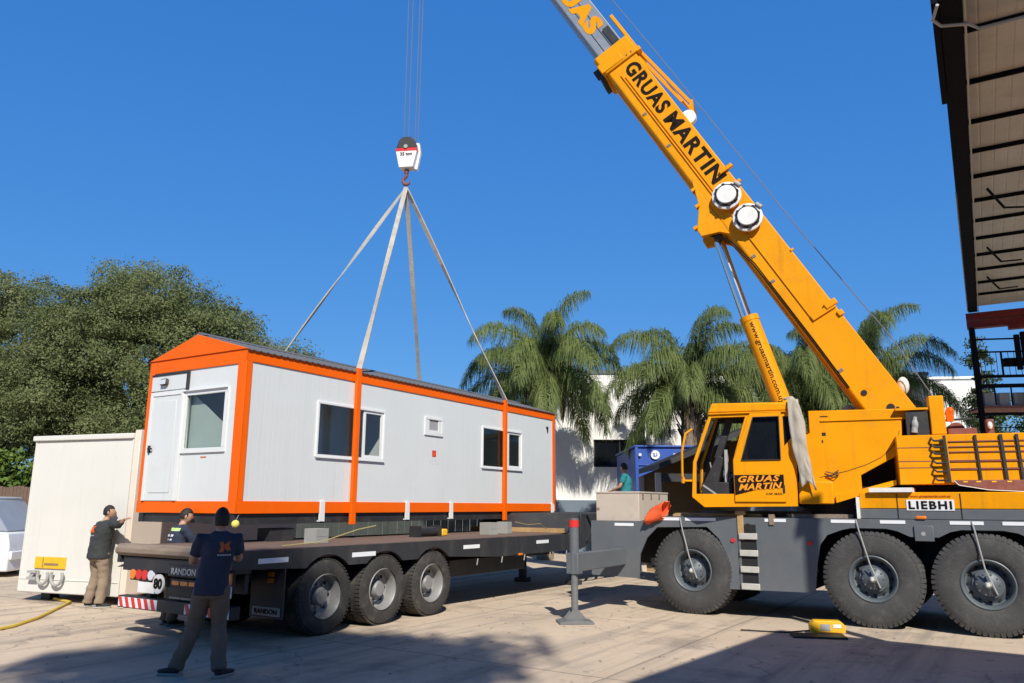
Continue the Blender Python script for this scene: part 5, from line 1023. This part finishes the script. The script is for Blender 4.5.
def palm(loc, hc, L_, label, seed, nf=26, tr_=.24, spread=1.0, rot=0):
    rng = np.random.default_rng(seed); o = empty('palm_tree', loc, R(rot), label, 'palm tree', 'palm trees in front of the white building')
    m = MB(); n = 14
    pts = [(.05*math.sin(i*.5), .05*math.cos(i*.4), hc*i/n) for i in range(n+1)]
    m.tube(pts, [tr_*(1.25-.35*i/n)*(1+.05*(i % 2)) for i in range(n+1)], 12)
    m.build('trunk', 'palm_bark', o)
    m = MB()
    for k in range(34):
        a = k*2.4; z = hc-1.5+1.5*k/34; r0 = tr_*.9
        p = Vector((r0*math.cos(a), r0*math.sin(a), z)); m.bar(p, p+Vector((.22*math.cos(a), .22*math.sin(a), .42)), .10, .035, up=(math.cos(a), math.sin(a), 0))
    m.build('leaf_base', 'palm_bark', o)
    V, F, RV = [], [], MB(); cnt = 0
    dead = []
    for k in range(nf):
        az = k*2.39996+rng.uniform(-.25, .25); q = k/(nf-1); el = R(80-89*q**.9+rng.uniform(-7, 7)); ll = L_*rng.uniform(.88, 1.12)*(1 if q < .75 else .9)
        d = np.array([math.cos(az)*math.cos(el)*spread, math.sin(az)*math.cos(el)*spread, math.sin(el)]); p = np.array([0, 0, hc+.15+.35*(1-q)]); ns = 26; path = [p.copy()]; dirs = [d.copy()]
        g_ = 2.3 if q < .35 else 1.9
        for i in range(ns):
            d = d+np.array([0, 0, -1])*g_/ns*(.35+1.5*(i/ns)); d /= np.linalg.norm(d); p = p+d*ll/ns; path.append(p.copy()); dirs.append(d.copy())
        path = np.array(path); dirs = np.array(dirs)
        RV.tube([tuple(x) for x in path[::3]], [.03*(1-.85*i/(len(path[::3])-1))+.004 for i in range(len(path[::3]))], 5)
        nl = 130; ts = np.linspace(.13, .995, nl)*ns; i0 = np.minimum(ts.astype(int), ns-1); fr = (ts-i0)[:, None]
        B = path[i0]*(1-fr)+path[i0+1]*fr; D = dirs[i0]; side = np.cross(D, np.array([0, 0, 1.0])); sn_ = np.linalg.norm(side, axis=1)[:, None]; side = side/np.maximum(sn_, .05); upv = np.cross(side, D)
        tt = ts/ns; ln = .95*np.sin(np.clip(tt*1.05, 0, 1)*math.pi*.78+.45)**.7*rng.uniform(.8, 1.15, nl)
        for sg in (-1, 1):
            for rep in range(2):
                dr = side*sg*rng.uniform(.25, 1.0, (nl, 1))+D*rng.uniform(.3, .9, (nl, 1))+upv*rng.uniform(-.6, .65, (nl, 1)); dr /= np.linalg.norm(dr, axis=1)[:, None]
                l1 = (ln*.36)[:, None]; P1 = B+dr*l1; dr2 = dr*.45+np.array([0, 0, -1])*rng.uniform(.7, 1.5, (nl, 1)); dr2 /= np.linalg.norm(dr2, axis=1)[:, None]
                P2 = P1+dr2*(ln*.78)[:, None]; wv = np.cross(dr, upv+.3*rng.normal(size=(nl, 3))); wv /= np.maximum(np.linalg.norm(wv, axis=1)[:, None], .01); hw = .0105
                Q = np.stack([B-wv*hw*.6, B+wv*hw*.6, P1+wv*hw, P1-wv*hw, P2+wv*hw*.25, P2-wv*hw*.25], 1).reshape(-1, 3)
                b0 = cnt+np.arange(nl)*6; V.append(Q); F.append(np.stack([b0, b0+1, b0+2, b0+3], 1)); F.append(np.stack([b0+3, b0+2, b0+4, b0+5], 1)); cnt += nl*6
    me = np_mesh('crown', np.concatenate(V), np.concatenate(F), 'leaf_palm'); c_ = bpy.data.objects.new('crown', me); COL.objects.link(c_); c_.parent = o
    RV.build('frond_stem', 'leaf_palm', o)
    # a few dry fronds and a seed stalk hanging at the neck
    m = MB()
    for k in range(5):
        a = k*1.3+.4; m.tube([(0.2*math.cos(a), .2*math.sin(a), hc), (.55*math.cos(a), .55*math.sin(a), hc+.05), (.75*math.cos(a), .75*math.sin(a), hc-.6), (.72*math.cos(a), .72*math.sin(a), hc-1.35)], [.05, .07, .09, .02], 5)
    m.build('dry_stalk', 'leaf_dead', o)
    return o
palm((1.15, 27.2, 0), 6.0, 3.45, 'leftmost palm tree, its crown above the far end of the cabin', 21, 28)
palm((6.05, 26.2, 0), 5.4, 3.4, 'palm tree with a thick trunk just left of the crane cab', 22, 27, .32)
palm((10.9, 29.0, 0), 5.6, 3.9, 'palm tree seen between the lifting cylinder and the boom', 23, 30)
palm((13.6, 29.6, 0), 6.0, 4.1, 'rightmost palm tree, its crown showing right of the boom foot', 24, 26)
def shrub_row():
    pass
# dry leaf bits and grit blown over the yard
rng_ = np.random.default_rng(4); n_ = 700
P_ = np.stack([rng_.uniform(-10, 9, n_), rng_.uniform(7, 19, n_), np.full(n_, .008)], 1)
N_ = np.tile(np.array([0, 0, 6.0]), (n_, 1)); V_, F_ = leaves(P_, N_, .022, rng_, .6); V_[:, 2] = np.abs(V_[:, 2])
me_ = np_mesh('leaf_litter', V_, F_, 'worn_wood'); o = bpy.data.objects.new('leaf_litter', me_); COL.objects.link(o); tag(o, 'scattered dry leaf bits on the concrete yard', 'leaf litter', kind='stuff')
# yellow hose on the ground
hp = [(-8.6, 15.35, .03), (-8.05, 14.9, .025), (-7.75, 13.9, .025), (-7.45, 12.9, .025), (-7.3, 12.0, .025), (-7.4, 11.3, .025), (-7.6, 10.4, .025)]
o = MB().tube(hp, .026, 8).build('hose', 'hose', None); tag(o, 'yellow hose lying on the ground from the white box to the left edge', 'hose')
for (x, y, s, rz, lab) in ((-6.72, 14.38, .16, 20, 'small white paper scrap on the ground beside the man in khaki trousers'),):
    bm = MB(); bm.quad((-s, -s*.4, .006), (s, -s*.5, .02), (s*.9, s*.4, .05), (-s*.8, s*.5, .012)); o = bm.build('paper_scrap', 'white_paint', None, Matrix.Translation((x, y, 0)) @ Matrix.Rotation(R(rz), 4, 'Z')); tag(o, lab, 'litter')
# ================================================================ people
def skin_into(bm, nodes, edges, root, sub=2):
    names = list(nodes); ix = {n: i for i, n in enumerate(names)}
    me = bpy.data.meshes.new('sk'); me.from_pydata([nodes[n][0] for n in names], [(ix[a], ix[b]) for a, b in edges], [])
    o = bpy.data.objects.new('sk', me); COL.objects.link(o)
    md = o.modifiers.new('s', 'SKIN'); md.use_smooth_shade = True; md.branch_smoothing = .6
    sv = me.skin_vertices[0].data
    for n in names:
        r = nodes[n][1]; sv[ix[n]].radius = r if hasattr(r, '__len__') else (r, r); sv[ix[n]].use_root = (n == root)
    ss = o.modifiers.new('b', 'SUBSURF'); ss.levels = sub; ss.render_levels = sub
    dg = bpy.context.evaluated_depsgraph_get(); dg.update(); m2 = bpy.data.meshes.new_from_object(o.evaluated_get(dg))
    bm.from_mesh(m2); bpy.data.meshes.remove(m2); bpy.data.objects.remove(o); bpy.data.meshes.remove(me)
def head_into(mb, c, face, tilt=0, s=1.0):
    """a head with brow, nose, mouth, chin and ears; face = yaw of the gaze"""
    bm = bmesh.new(); bmesh.ops.create_uvsphere(bm, u_segments=28, v_segments=20, radius=1)
    for v in bm.verts:
        x, y, z = v.co
        k = 1-.20*max(0, -z)**1.5
        v.co = Vector((x*.076*k, y*.096*(1-.08*max(0, -z)), z*.118))
        if y > .35:
            f = (y-.35)/.65
            if abs(x) < .25: v.co.y += f*(.026*math.exp(-((z+.12)/.16)**2)*(1-abs(x)/.25)+.006*math.exp(-((z+.62)/.12)**2))
            v.co.y -= f*.012*math.exp(-((z-.10)/.10)**2)*math.exp(-((abs(x)-.38)/.18)**2)
            v.co.y -= f*.004*math.exp(-((z+.48)/.05)**2)*math.exp(-(x/.35)**2)
            v.co.y += f*.008*math.exp(-((z+.85)/.16)**2)
    for sx in (-1, 1): bmesh.ops.create_uvsphere(bm, u_segments=10, v_segments=8, radius=1, matrix=Matrix.Translation((sx*.077, -.008, -.005)) @ Matrix.Diagonal((.011, .020, .032, 1)))
    T_ = Matrix.Translation(c) @ Matrix.Rotation(face, 4, 'Z') @ Matrix.Rotation(tilt, 4, 'X') @ Matrix.Scale(s, 4)
    bm.transform(T_); me = bpy.data.meshes.new('h'); bm.to_mesh(me); bm.free(); mb.bm.from_mesh(me); bpy.data.meshes.remove(me); return T_
def hair_obj(T_, parent, long=.0, m='hair', full=False):
    bm = bmesh.new(); bmesh.ops.create_uvsphere(bm, u_segments=28, v_segments=20, radius=1); rng = random.Random(3)
    dele = []
    for v in bm.verts:
        x, y, z = v.co
        lim = (.34 if y > .25 else (-.02 if y > -.1 else -.42-long)) if not full else (.36 if y > .35 else -.62)
        if z < lim: dele.append(v)
        j = 1.05+.035*rng.random(); v.co = Vector((x*.079*j, y*.099*j-.004, z*.122*j+.002))
    bmesh.ops.delete(bm, geom=dele, context='VERTS'); bm.transform(T_)
    me = bpy.data.meshes.new('hair'); bm.to_mesh(me); bm.free(); me.polygons.foreach_set('use_smooth', [True]*len(me.polygons)); me.materials.append(M[m])
    o = bpy.data.objects.new('hair', me); COL.objects.link(o); o.parent = parent; s = o.modifiers.new('t', 'SOLIDIFY'); s.thickness = .012; s.offset = -1; return o
def hand_into(mb, wrist, d, palm_n, side, curl=.5):
    """palm plus five separate fingers; d = pointing direction, palm_n = normal of the palm, side = +1 thumb towards d x palm_n"""
    d = Vector(d).normalized(); nn = Vector(palm_n); nn = (nn-nn.dot(d)*d).normalized(); a = d.cross(nn)*side; w_ = Vector(wrist)
    skin_into(mb.bm, {'w': (w_-d*.02, (.024, .020)), 'p1': (w_+d*.035, (.034, .016)), 'p2': (w_+d*.085, (.036, .014))}, [('w', 'p1'), ('p1', 'p2')], 'w', 1)
    for i, (off, ln) in enumerate(((.030, .070), (.010, .080), (-.010, .074), (-.029, .058))):
        b = w_+d*.075+a*off; p = [b]; dd = d.copy()
        for k in range(3):
            dd = (dd*math.cos(curl*(.5+.3*k))+nn*math.sin(curl*(.5+.3*k))).normalized(); p.append(p[-1]+dd*ln*(.45, .32, .23)[k])
        skin_into(mb.bm, {str(k): (p[k], .0092-.0009*k) for k in range(4)}, [('0', '1'), ('1', '2'), ('2', '3')], '0', 1)
    b = w_+d*.02+a*.026; p = [b, b+(d*.5+a*.75+nn*.2).normalized()*.038, b+(d*.5+a*.75+nn*.2).normalized()*.038+(d*.85+a*.25+nn*.35).normalized()*.032, b+(d*.5+a*.75+nn*.2).normalized()*.038+(d*.85+a*.2+nn*.5).normalized()*.055]
    skin_into(mb.bm, {str(k): (p[k], .0115-.0012*k) for k in range(4)}, [('0', '1'), ('1', '2'), ('2', '3')], '0', 1)
def ln_(a, b, t): return tuple(Vector(a).lerp(Vector(b), t))
def person(loc, rz, J, label, shirt, pants, sleeve, heady, hand_d=None, sitting=False, tilt=0, capfull=False, face_hair=False, curl=.5, palm=None, build=1.0):
    """J: joints in the person's own frame (x right, y forward, z up); the body is one skinned surface, clothes are looser skins over it"""
    o = empty('person', loc, rz, label, 'person')
    B = MB(); k = build
    nodes = {'pel': (J['pel'], (.09, .09)), 'belly': (ln_(J['pel'], J['chest'], .5), (.09, .09)), 'chest': (J['chest'], (.10, .10)), 'neckb': (J['neck'], (.058, .058)), 'neckt': (ln_(J['neck'], J['head'], .55), (.052, .054))}
    ed = [('pel', 'belly'), ('belly', 'chest'), ('chest', 'neckb'), ('neckb', 'neckt')]
    for s in 'LR':
        nodes.update({'sh'+s: (J['sh'+s], .050), 'el'+s: (J['el'+s], .043), 'wr'+s: (J['wr'+s], .029), 'hip'+s: (J['hip'+s], .075), 'kn'+s: (J['kn'+s], .058), 'an'+s: (J['an'+s], .042)})
        nodes['cf'+s] = (ln_(J['kn'+s], J['an'+s], .3), .056)
        ed += [('chest', 'sh'+s), ('sh'+s, 'el'+s), ('el'+s, 'wr'+s), ('pel', 'hip'+s), ('hip'+s, 'kn'+s), ('kn'+s, 'cf'+s), ('cf'+s, 'an'+s)]
    skin_into(B.bm, nodes, ed, 'pel')
    T_ = head_into(B, Vector(J['head']), heady, tilt)
    for s, sg in (('L', -1), ('R', 1)):
        d = Vector(J['wr'+s])-Vector(J['el'+s])
        if hand_d and s in hand_d: d = Vector(hand_d[s])
        pn = (palm or {}).get(s, (0, .3, -1) if abs(d.normalized().z) < .8 else (-sg, .2, 0))
        hand_into(B, J['wr'+s], d, pn, sg, curl)
    body = B.build('body', 'skin', o, smooth=0); body.data.polygons.foreach_set('use_smooth', [True]*len(body.data.polygons))
    hair_obj(T_, o, full=capfull)
    V3 = Vector; pel, ch, nk = V3(J['pel']), V3(J['chest']), V3(J['neck'])
    ax = (V3(J['shR'])-V3(J['shL'])).normalized(); hx = (V3(J['hipR'])-V3(J['hipL'])).normalized()
    def loft(mb, rings, n=20):
        rr = []
        for c, x_, y_, u in rings:
            f = V3((-u.y, u.x, 0)).normalized(); rr.append([mb.bm.verts.new(V3(c)+u*x_*math.cos(2*math.pi*i/n)+f*y_*math.sin(2*math.pi*i/n)) for i in range(n)])
        for A, B_ in zip(rr, rr[1:]):
            for i in range(n): mb.bm.faces.new((A[i], A[(i+1) % n], B_[(i+1) % n], B_[i]))
        mb.bm.faces.new(rr[0][::-1]); mb.bm.faces.new(rr[-1])
    def fuse(mb, vox, name, mt, ws, wsc):
        me = bpy.data.meshes.new(name); bmesh.ops.recalc_face_normals(mb.bm, faces=mb.bm.faces); mb.bm.to_mesh(me); mb.bm.free(); t = bpy.data.objects.new(name, me); COL.objects.link(t)
        r_ = t.modifiers.new('r', 'REMESH'); r_.mode = 'VOXEL'; r_.voxel_size = vox; sm = t.modifiers.new('s', 'SMOOTH'); sm.factor = .6; sm.iterations = 5
        dg = bpy.context.evaluated_depsgraph_get(); dg.update(); m2 = bpy.data.meshes.new_from_object(t.evaluated_get(dg)); bpy.data.objects.remove(t); m2.name = name
        m2.materials.clear(); m2.materials.append(M[mt]); m2.polygons.foreach_set('use_smooth', [True]*len(m2.polygons)); ob = bpy.data.objects.new(name, m2); COL.objects.link(ob); ob.parent = o; wrinkle(ob, ws, wsc); return ob
    S = MB(); lerp = lambda a_, b_, t_: V3(a_).lerp(V3(b_), t_)
    dn = V3((0, 0, -1))
    loft(S, [(pel+dn*.13, .200*k, .152*k, hx), (pel+dn*.02, .194*k, .147*k, hx), (lerp(pel, ch, .45), .178*k, .136*k, ax), (ch, .196*k, .142*k, ax), (lerp(ch, nk, .45), .190*k, .122*k, ax), (lerp(ch, nk, .72), .135*k, .095, ax), (lerp(ch, nk, 1.0), .070, .066, ax)])
    for s in 'LR':
        a_ = lerp(J['sh'+s], ch, .25); q_ = [a_, V3(J['sh'+s]), lerp(J['sh'+s], J['el'+s], min(1, sleeve)*.6), lerp(J['sh'+s], J['el'+s], min(1, sleeve))]; w_ = [.075, .080, .072, .066]
        if sleeve > 1: q_.append(lerp(J['el'+s], J['wr'+s], sleeve-1)); w_.append(.050)
        S.tube(q_, w_, 12)
    sh = fuse(S, .014, 'shirt', shirt, .010, 7)
    Pn = MB(); loft(Pn, [(pel+dn*.16, .172*k, .128*k, hx), (pel+dn*.06, .174*k, .128*k, hx), (pel+V3((0, 0, .06)), .160*k, .118*k, hx)])
    for s in 'LR':
        Pn.tube([lerp(J['hip'+s], pel, .3), V3(J['hip'+s]), lerp(J['hip'+s], J['kn'+s], .5), V3(J['kn'+s]), lerp(J['kn'+s], J['an'+s], .5), lerp(J['kn'+s], J['an'+s], .9), lerp(J['kn'+s], J['an'+s], 1.03)], [.10, .110*k, .102, .086, .084, .080, .083], 14)
    pt = fuse(Pn, .014, 'trousers', pants, .016, 6)
    for s in 'LR':
        a = Vector(J['an'+s]); f = Vector(J.get('ft'+s, (0, 1, 0))).normalized(); F_ = MB(); z0 = a.z-.06
        skin_into(F_.bm, {'h': (a+Vector((0, 0, -.015))-f*.05, (.042, .046)), 'm': (a+Vector((0, 0, -.028))+f*.06, (.045, .036)), 't': (a+Vector((0, 0, -.036))+f*.155, (.044, .026)), 'e': (a+Vector((0, 0, -.038))+f*.205, (.032, .018))}, [('h', 'm'), ('m', 't'), ('t', 'e')], 'h')
        so2 = F_.build('shoe', 'shoe', o, smooth=0); so2.data.polygons.foreach_set('use_smooth', [True]*len(so2.data.polygons))
        sd = Vector((f.y, -f.x, 0)); up = Vector((0, 0, 1)); pr_ = []
        for t_, w_ in ((-.085, .022), (-.06, .036), (.05, .038), (.13, .042), (.18, .036), (.20, .018)): pr_.append((t_, w_))
        ring = [a+f*t_+sd*w_ for t_, w_ in pr_]+[a+f*t_-sd*w_ for t_, w_ in pr_[::-1]]
        m = MB(); n = len(ring); v = [Vector((p.x, p.y, a.z-.078)) for p in ring]+[Vector((p.x, p.y, a.z-.052)) for p in ring]
        m._add(v, [tuple(range(n)), tuple(range(2*n-1, n-1, -1))]+[(i, i+n, (i+1) % n+n, (i+1) % n) for i in range(n)]); m.build('sole', 'sole', so2, bevel=.006)
    return o
def wrinkle(o, s, sc):
    from mathutils import noise
    for v in o.data.vertices:
        p = v.co; q = noise.noise(Vector((p.x*sc, p.y*sc, p.z*sc*1.9)))+.5*noise.noise(p*sc*2.6); v.co = p+v.normal*q*s
def print_on(shirt, parent, T_, kind, hue='orange'):
    """a small print laid on the back of a shirt: its vertices are dropped on the cloth"""
    from mathutils.bvhtree import BVHTree
    dg = bpy.context.evaluated_depsgraph_get(); bv = BVHTree.FromPolygons([v.co for v in shirt.data.vertices], [tuple(p.vertices) for p in shirt.data.polygons])
    out = []
    def drop(me, mt, nm):
        bm = bmesh.new(); bm.from_mesh(me); bmesh.ops.triangulate(bm, faces=bm.faces); bmesh.ops.subdivide_edges(bm, edges=bm.edges, cuts=2, use_grid_fill=True)
        bad = []; bm.transform(T_); dn = (T_.to_3x3() @ Vector((0, 0, -1))).normalized()
        for v in bm.verts:
            h = bv.ray_cast(v.co-dn*.0, dn, 1.0)
            if h[0] is not None and (h[0]-v.co).length < .38: v.co = h[0]-dn*.006
            else: bad.append(v)
        bmesh.ops.delete(bm, geom=bad, context='VERTS')
        m2 = bpy.data.meshes.new(nm); bm.to_mesh(m2); bm.free(); m2.materials.append(M[mt]); ob = bpy.data.objects.new(nm, m2); COL.objects.link(ob); ob.parent = shirt; return ob
    if kind == 'logo':
        for pts, mt in (([(-.07, -.06), (-.02, -.06), (.0, .0), (.03, -.05), (.075, -.03), (.045, .02), (.07, .075), (.02, .06), (-.01, .03), (-.03, .07), (-.075, .06), (-.05, 0)], 'orange'), ([(-.015, -.02), (.01, -.02), (.02, .03), (-.01, .02)], 'red')):
            m = MB(); m._add([(a, b, .001 if mt == 'orange' else .004) for a, b in pts], [tuple(range(len(pts)))]); me = bpy.data.meshes.new('q'); m.bm.to_mesh(me); m.bm.free(); drop(me, hue if mt == 'orange' else mt, 'print')
        for k in range(6): 
            m = MB(); m.quad((-.085+k*.028, -.105, 0), (-.085+k*.028+.02, -.105, 0), (-.085+k*.028+.02, -.088, 0), (-.085+k*.028, -.088, 0)); me = bpy.data.meshes.new('q'); m.bm.to_mesh(me); m.bm.free(); drop(me, 'grey_text', 'print')
    if kind == 'hivis':
        for z0, z1, mt, w_ in ((.04, .085, 'hivis', .19), (-.045, -.01, 'mark_white', .11), (-.10, -.075, 'mark_white', .09)):
            n = 14; 
            if mt == 'hivis':
                m = MB()
                for k in range(n): m.quad((-w_+2*w_*k/n, z0, 0), (-w_+2*w_*(k+1)/n, z0, 0), (-w_+2*w_*(k+1)/n, z1, 0), (-w_+2*w_*k/n, z1, 0))
            else:
                m = MB()
                for k in range(7):
                    if k != 4: m.quad((-w_+2*w_*k/7, z0, 0), (-w_+2*w_*(k+.75)/7, z0, 0), (-w_+2*w_*(k+.75)/7, z1, 0), (-w_+2*w_*k/7, z1, 0))
            me = bpy.data.meshes.new('q'); m.bm.to_mesh(me); m.bm.free(); drop(me, mt, 'stripe' if mt == 'hivis' else 'print')
# man at the left, reaching up to the cabin's corner. own frame: he faces away from the camera and to the right
rz = R(-38)
hand = Vector((-6.36, 13.55, 1.60)); base = Vector((-7.33, 14.36, 0)); hl = Matrix.Rotation(-rz, 3, 'Z') @ (hand-base)
J = dict(pel=(0, -.02, .96), chest=(.02, .0, 1.33), neck=(.04, .03, 1.50), head=(.055, .07, 1.635), shL=(-.17, .02, 1.43), shR=(.19, .06, 1.44), hipL=(-.10, 0, .90), hipR=(.10, 0, .90), knL=(-.13, .03, .50), knR=(.12, .06, .50), anL=(-.15, -.06, .08), anR=(.16, -.0, .08))
sR = Vector(J['shR']); dv = hl-sR; J['wrR'] = tuple(sR+dv.normalized()*min(.58, dv.length-.09)); J['elR'] = tuple(Vector(J['wrR'])*.5+sR*.5+Vector((.03, 0, -.06)))
J['elL'] = (-.22, .16, 1.20); J['wrL'] = (-.08, .36, 1.22); J['ftR'] = (.5, .9, 0); J['ftL'] = (-.1, 1, 0)
pm = person(base, rz, J, 'man in dark long sleeved jacket and khaki trousers reaching up to the cabin corner', 'shirt_dark', 'pants_khaki', 1.55, R(-35), hand_d={'R': tuple(dv)}, tilt=R(6), curl=.35, palm={'R': (0, .5, -1)}, build=1.2)
sh = [c for c in pm.children if c.name.startswith('shirt')][0]
print_on(sh, pm, TM((-.01, -.38, 1.33), (1, 0, 0), (0, 0, 1)), 'logo')
# man in the middle, back to the camera, stepping
rz = R(14); base = Vector((-3.25, 8.9, 0))
J = dict(pel=(-.03, .0, .95), chest=(.02, .03, 1.33), neck=(.02, .05, 1.50), head=(.02, .07, 1.63), shL=(-.17, .06, 1.42), shR=(.19, .05, 1.43), hipL=(-.115, .02, .90), hipR=(.07, -.0, .90), knL=(-.18, .14, .50), knR=(.07, .09, .50), anL=(-.33, .04, .08), anR=(.13, -.16, .08), elL=(-.27, .12, 1.16), wrL=(-.20, .34, 1.18), elR=(.23, .16, 1.18), wrR=(.13, .38, 1.22), ftL=(-.85, .35, 0), ftR=(.1, .3, 0))
J['ftR'] = (.55, .6, 0)
pm = person(base, rz, J, 'man in navy t-shirt and brown trousers walking with his back to the camera', 'shirt_navy', 'pants_brown', .72, R(6), capfull=True, curl=.7, build=.93)
sh = [c for c in pm.children if c.name.startswith('shirt')][0]
print_on(sh, pm, TM((.09, -.36, 1.33), (1, 0, 0), (0, 0, 1)) @ Matrix.Scale(.85, 4), 'logo', 'print_shaded')
# man behind the trailer, hi-vis stripe
rz = R(-48); base = Vector((-5.17, 12.36, 0))
J = dict(pel=(0, 0, .96), chest=(0, .05, 1.32), neck=(0, .09, 1.48), head=(0, .14, 1.60), shL=(-.19, .06, 1.42), shR=(.19, .06, 1.42), hipL=(-.10, 0, .90), hipR=(.10, 0, .90), knL=(-.11, .04, .50), knR=(.11, .04, .50), anL=(-.12, 0, .08), anR=(.12, 0, .08), elL=(-.24, .22, 1.20), wrL=(-.10, .42, 1.25), elR=(.24, .22, 1.20), wrR=(.10, .42, 1.25))
pm = person(base, rz, J, 'man in dark jacket with a yellow reflective stripe standing beyond the rear of the trailer', 'shirt_navy', 'pants_brown', 1.6, R(-20), tilt=R(-8))
sh = [c for c in pm.children if c.name.startswith('shirt')][0]
print_on(sh, pm, TM((0, -.36, 1.345), (1, 0, 0), (0, 0, 1)), 'hivis')
# man in teal sitting beyond the beige box
rz = R(70); base = Vector((2.80, 19.3, 1.40))
J = dict(pel=(0, 0, .42), chest=(0, .0, .80), neck=(0, .02, .97), head=(0, .05, 1.10), shL=(-.19, .0, .90), shR=(.19, .0, .90), hipL=(-.10, .06, .40), hipR=(.10, .06, .40), knL=(-.13, .47, .46), knR=(.13, .47, .46), anL=(-.13, .50, .08), anR=(.13, .50, .08), elL=(-.24, .10, .64), wrL=(-.14, .33, .56), elR=(.24, .10, .64), wrR=(.14, .33, .56))
pm = person(base, rz, J, 'man in a teal t-shirt sitting behind the beige box', 'shirt_teal', 'pants_brown', .6, R(-30))
cr_ = MB().box(-.3, .3, -.3, .22, 0, .28).build('seat_block', 'worn_wood', None, Matrix.Translation((2.80, 19.3, 1.62)) @ Matrix.Rotation(rz, 4, 'Z')); cr_.name = 'seat_box'; tag(cr_, 'wooden box the man in teal sits on', 'box')
pm.location.z = 1.62-.02+.0
for o in bpy.data.objects:
    if o.type == 'MESH' and not o.data.polygons: print('EMPTY MESH', o.name)
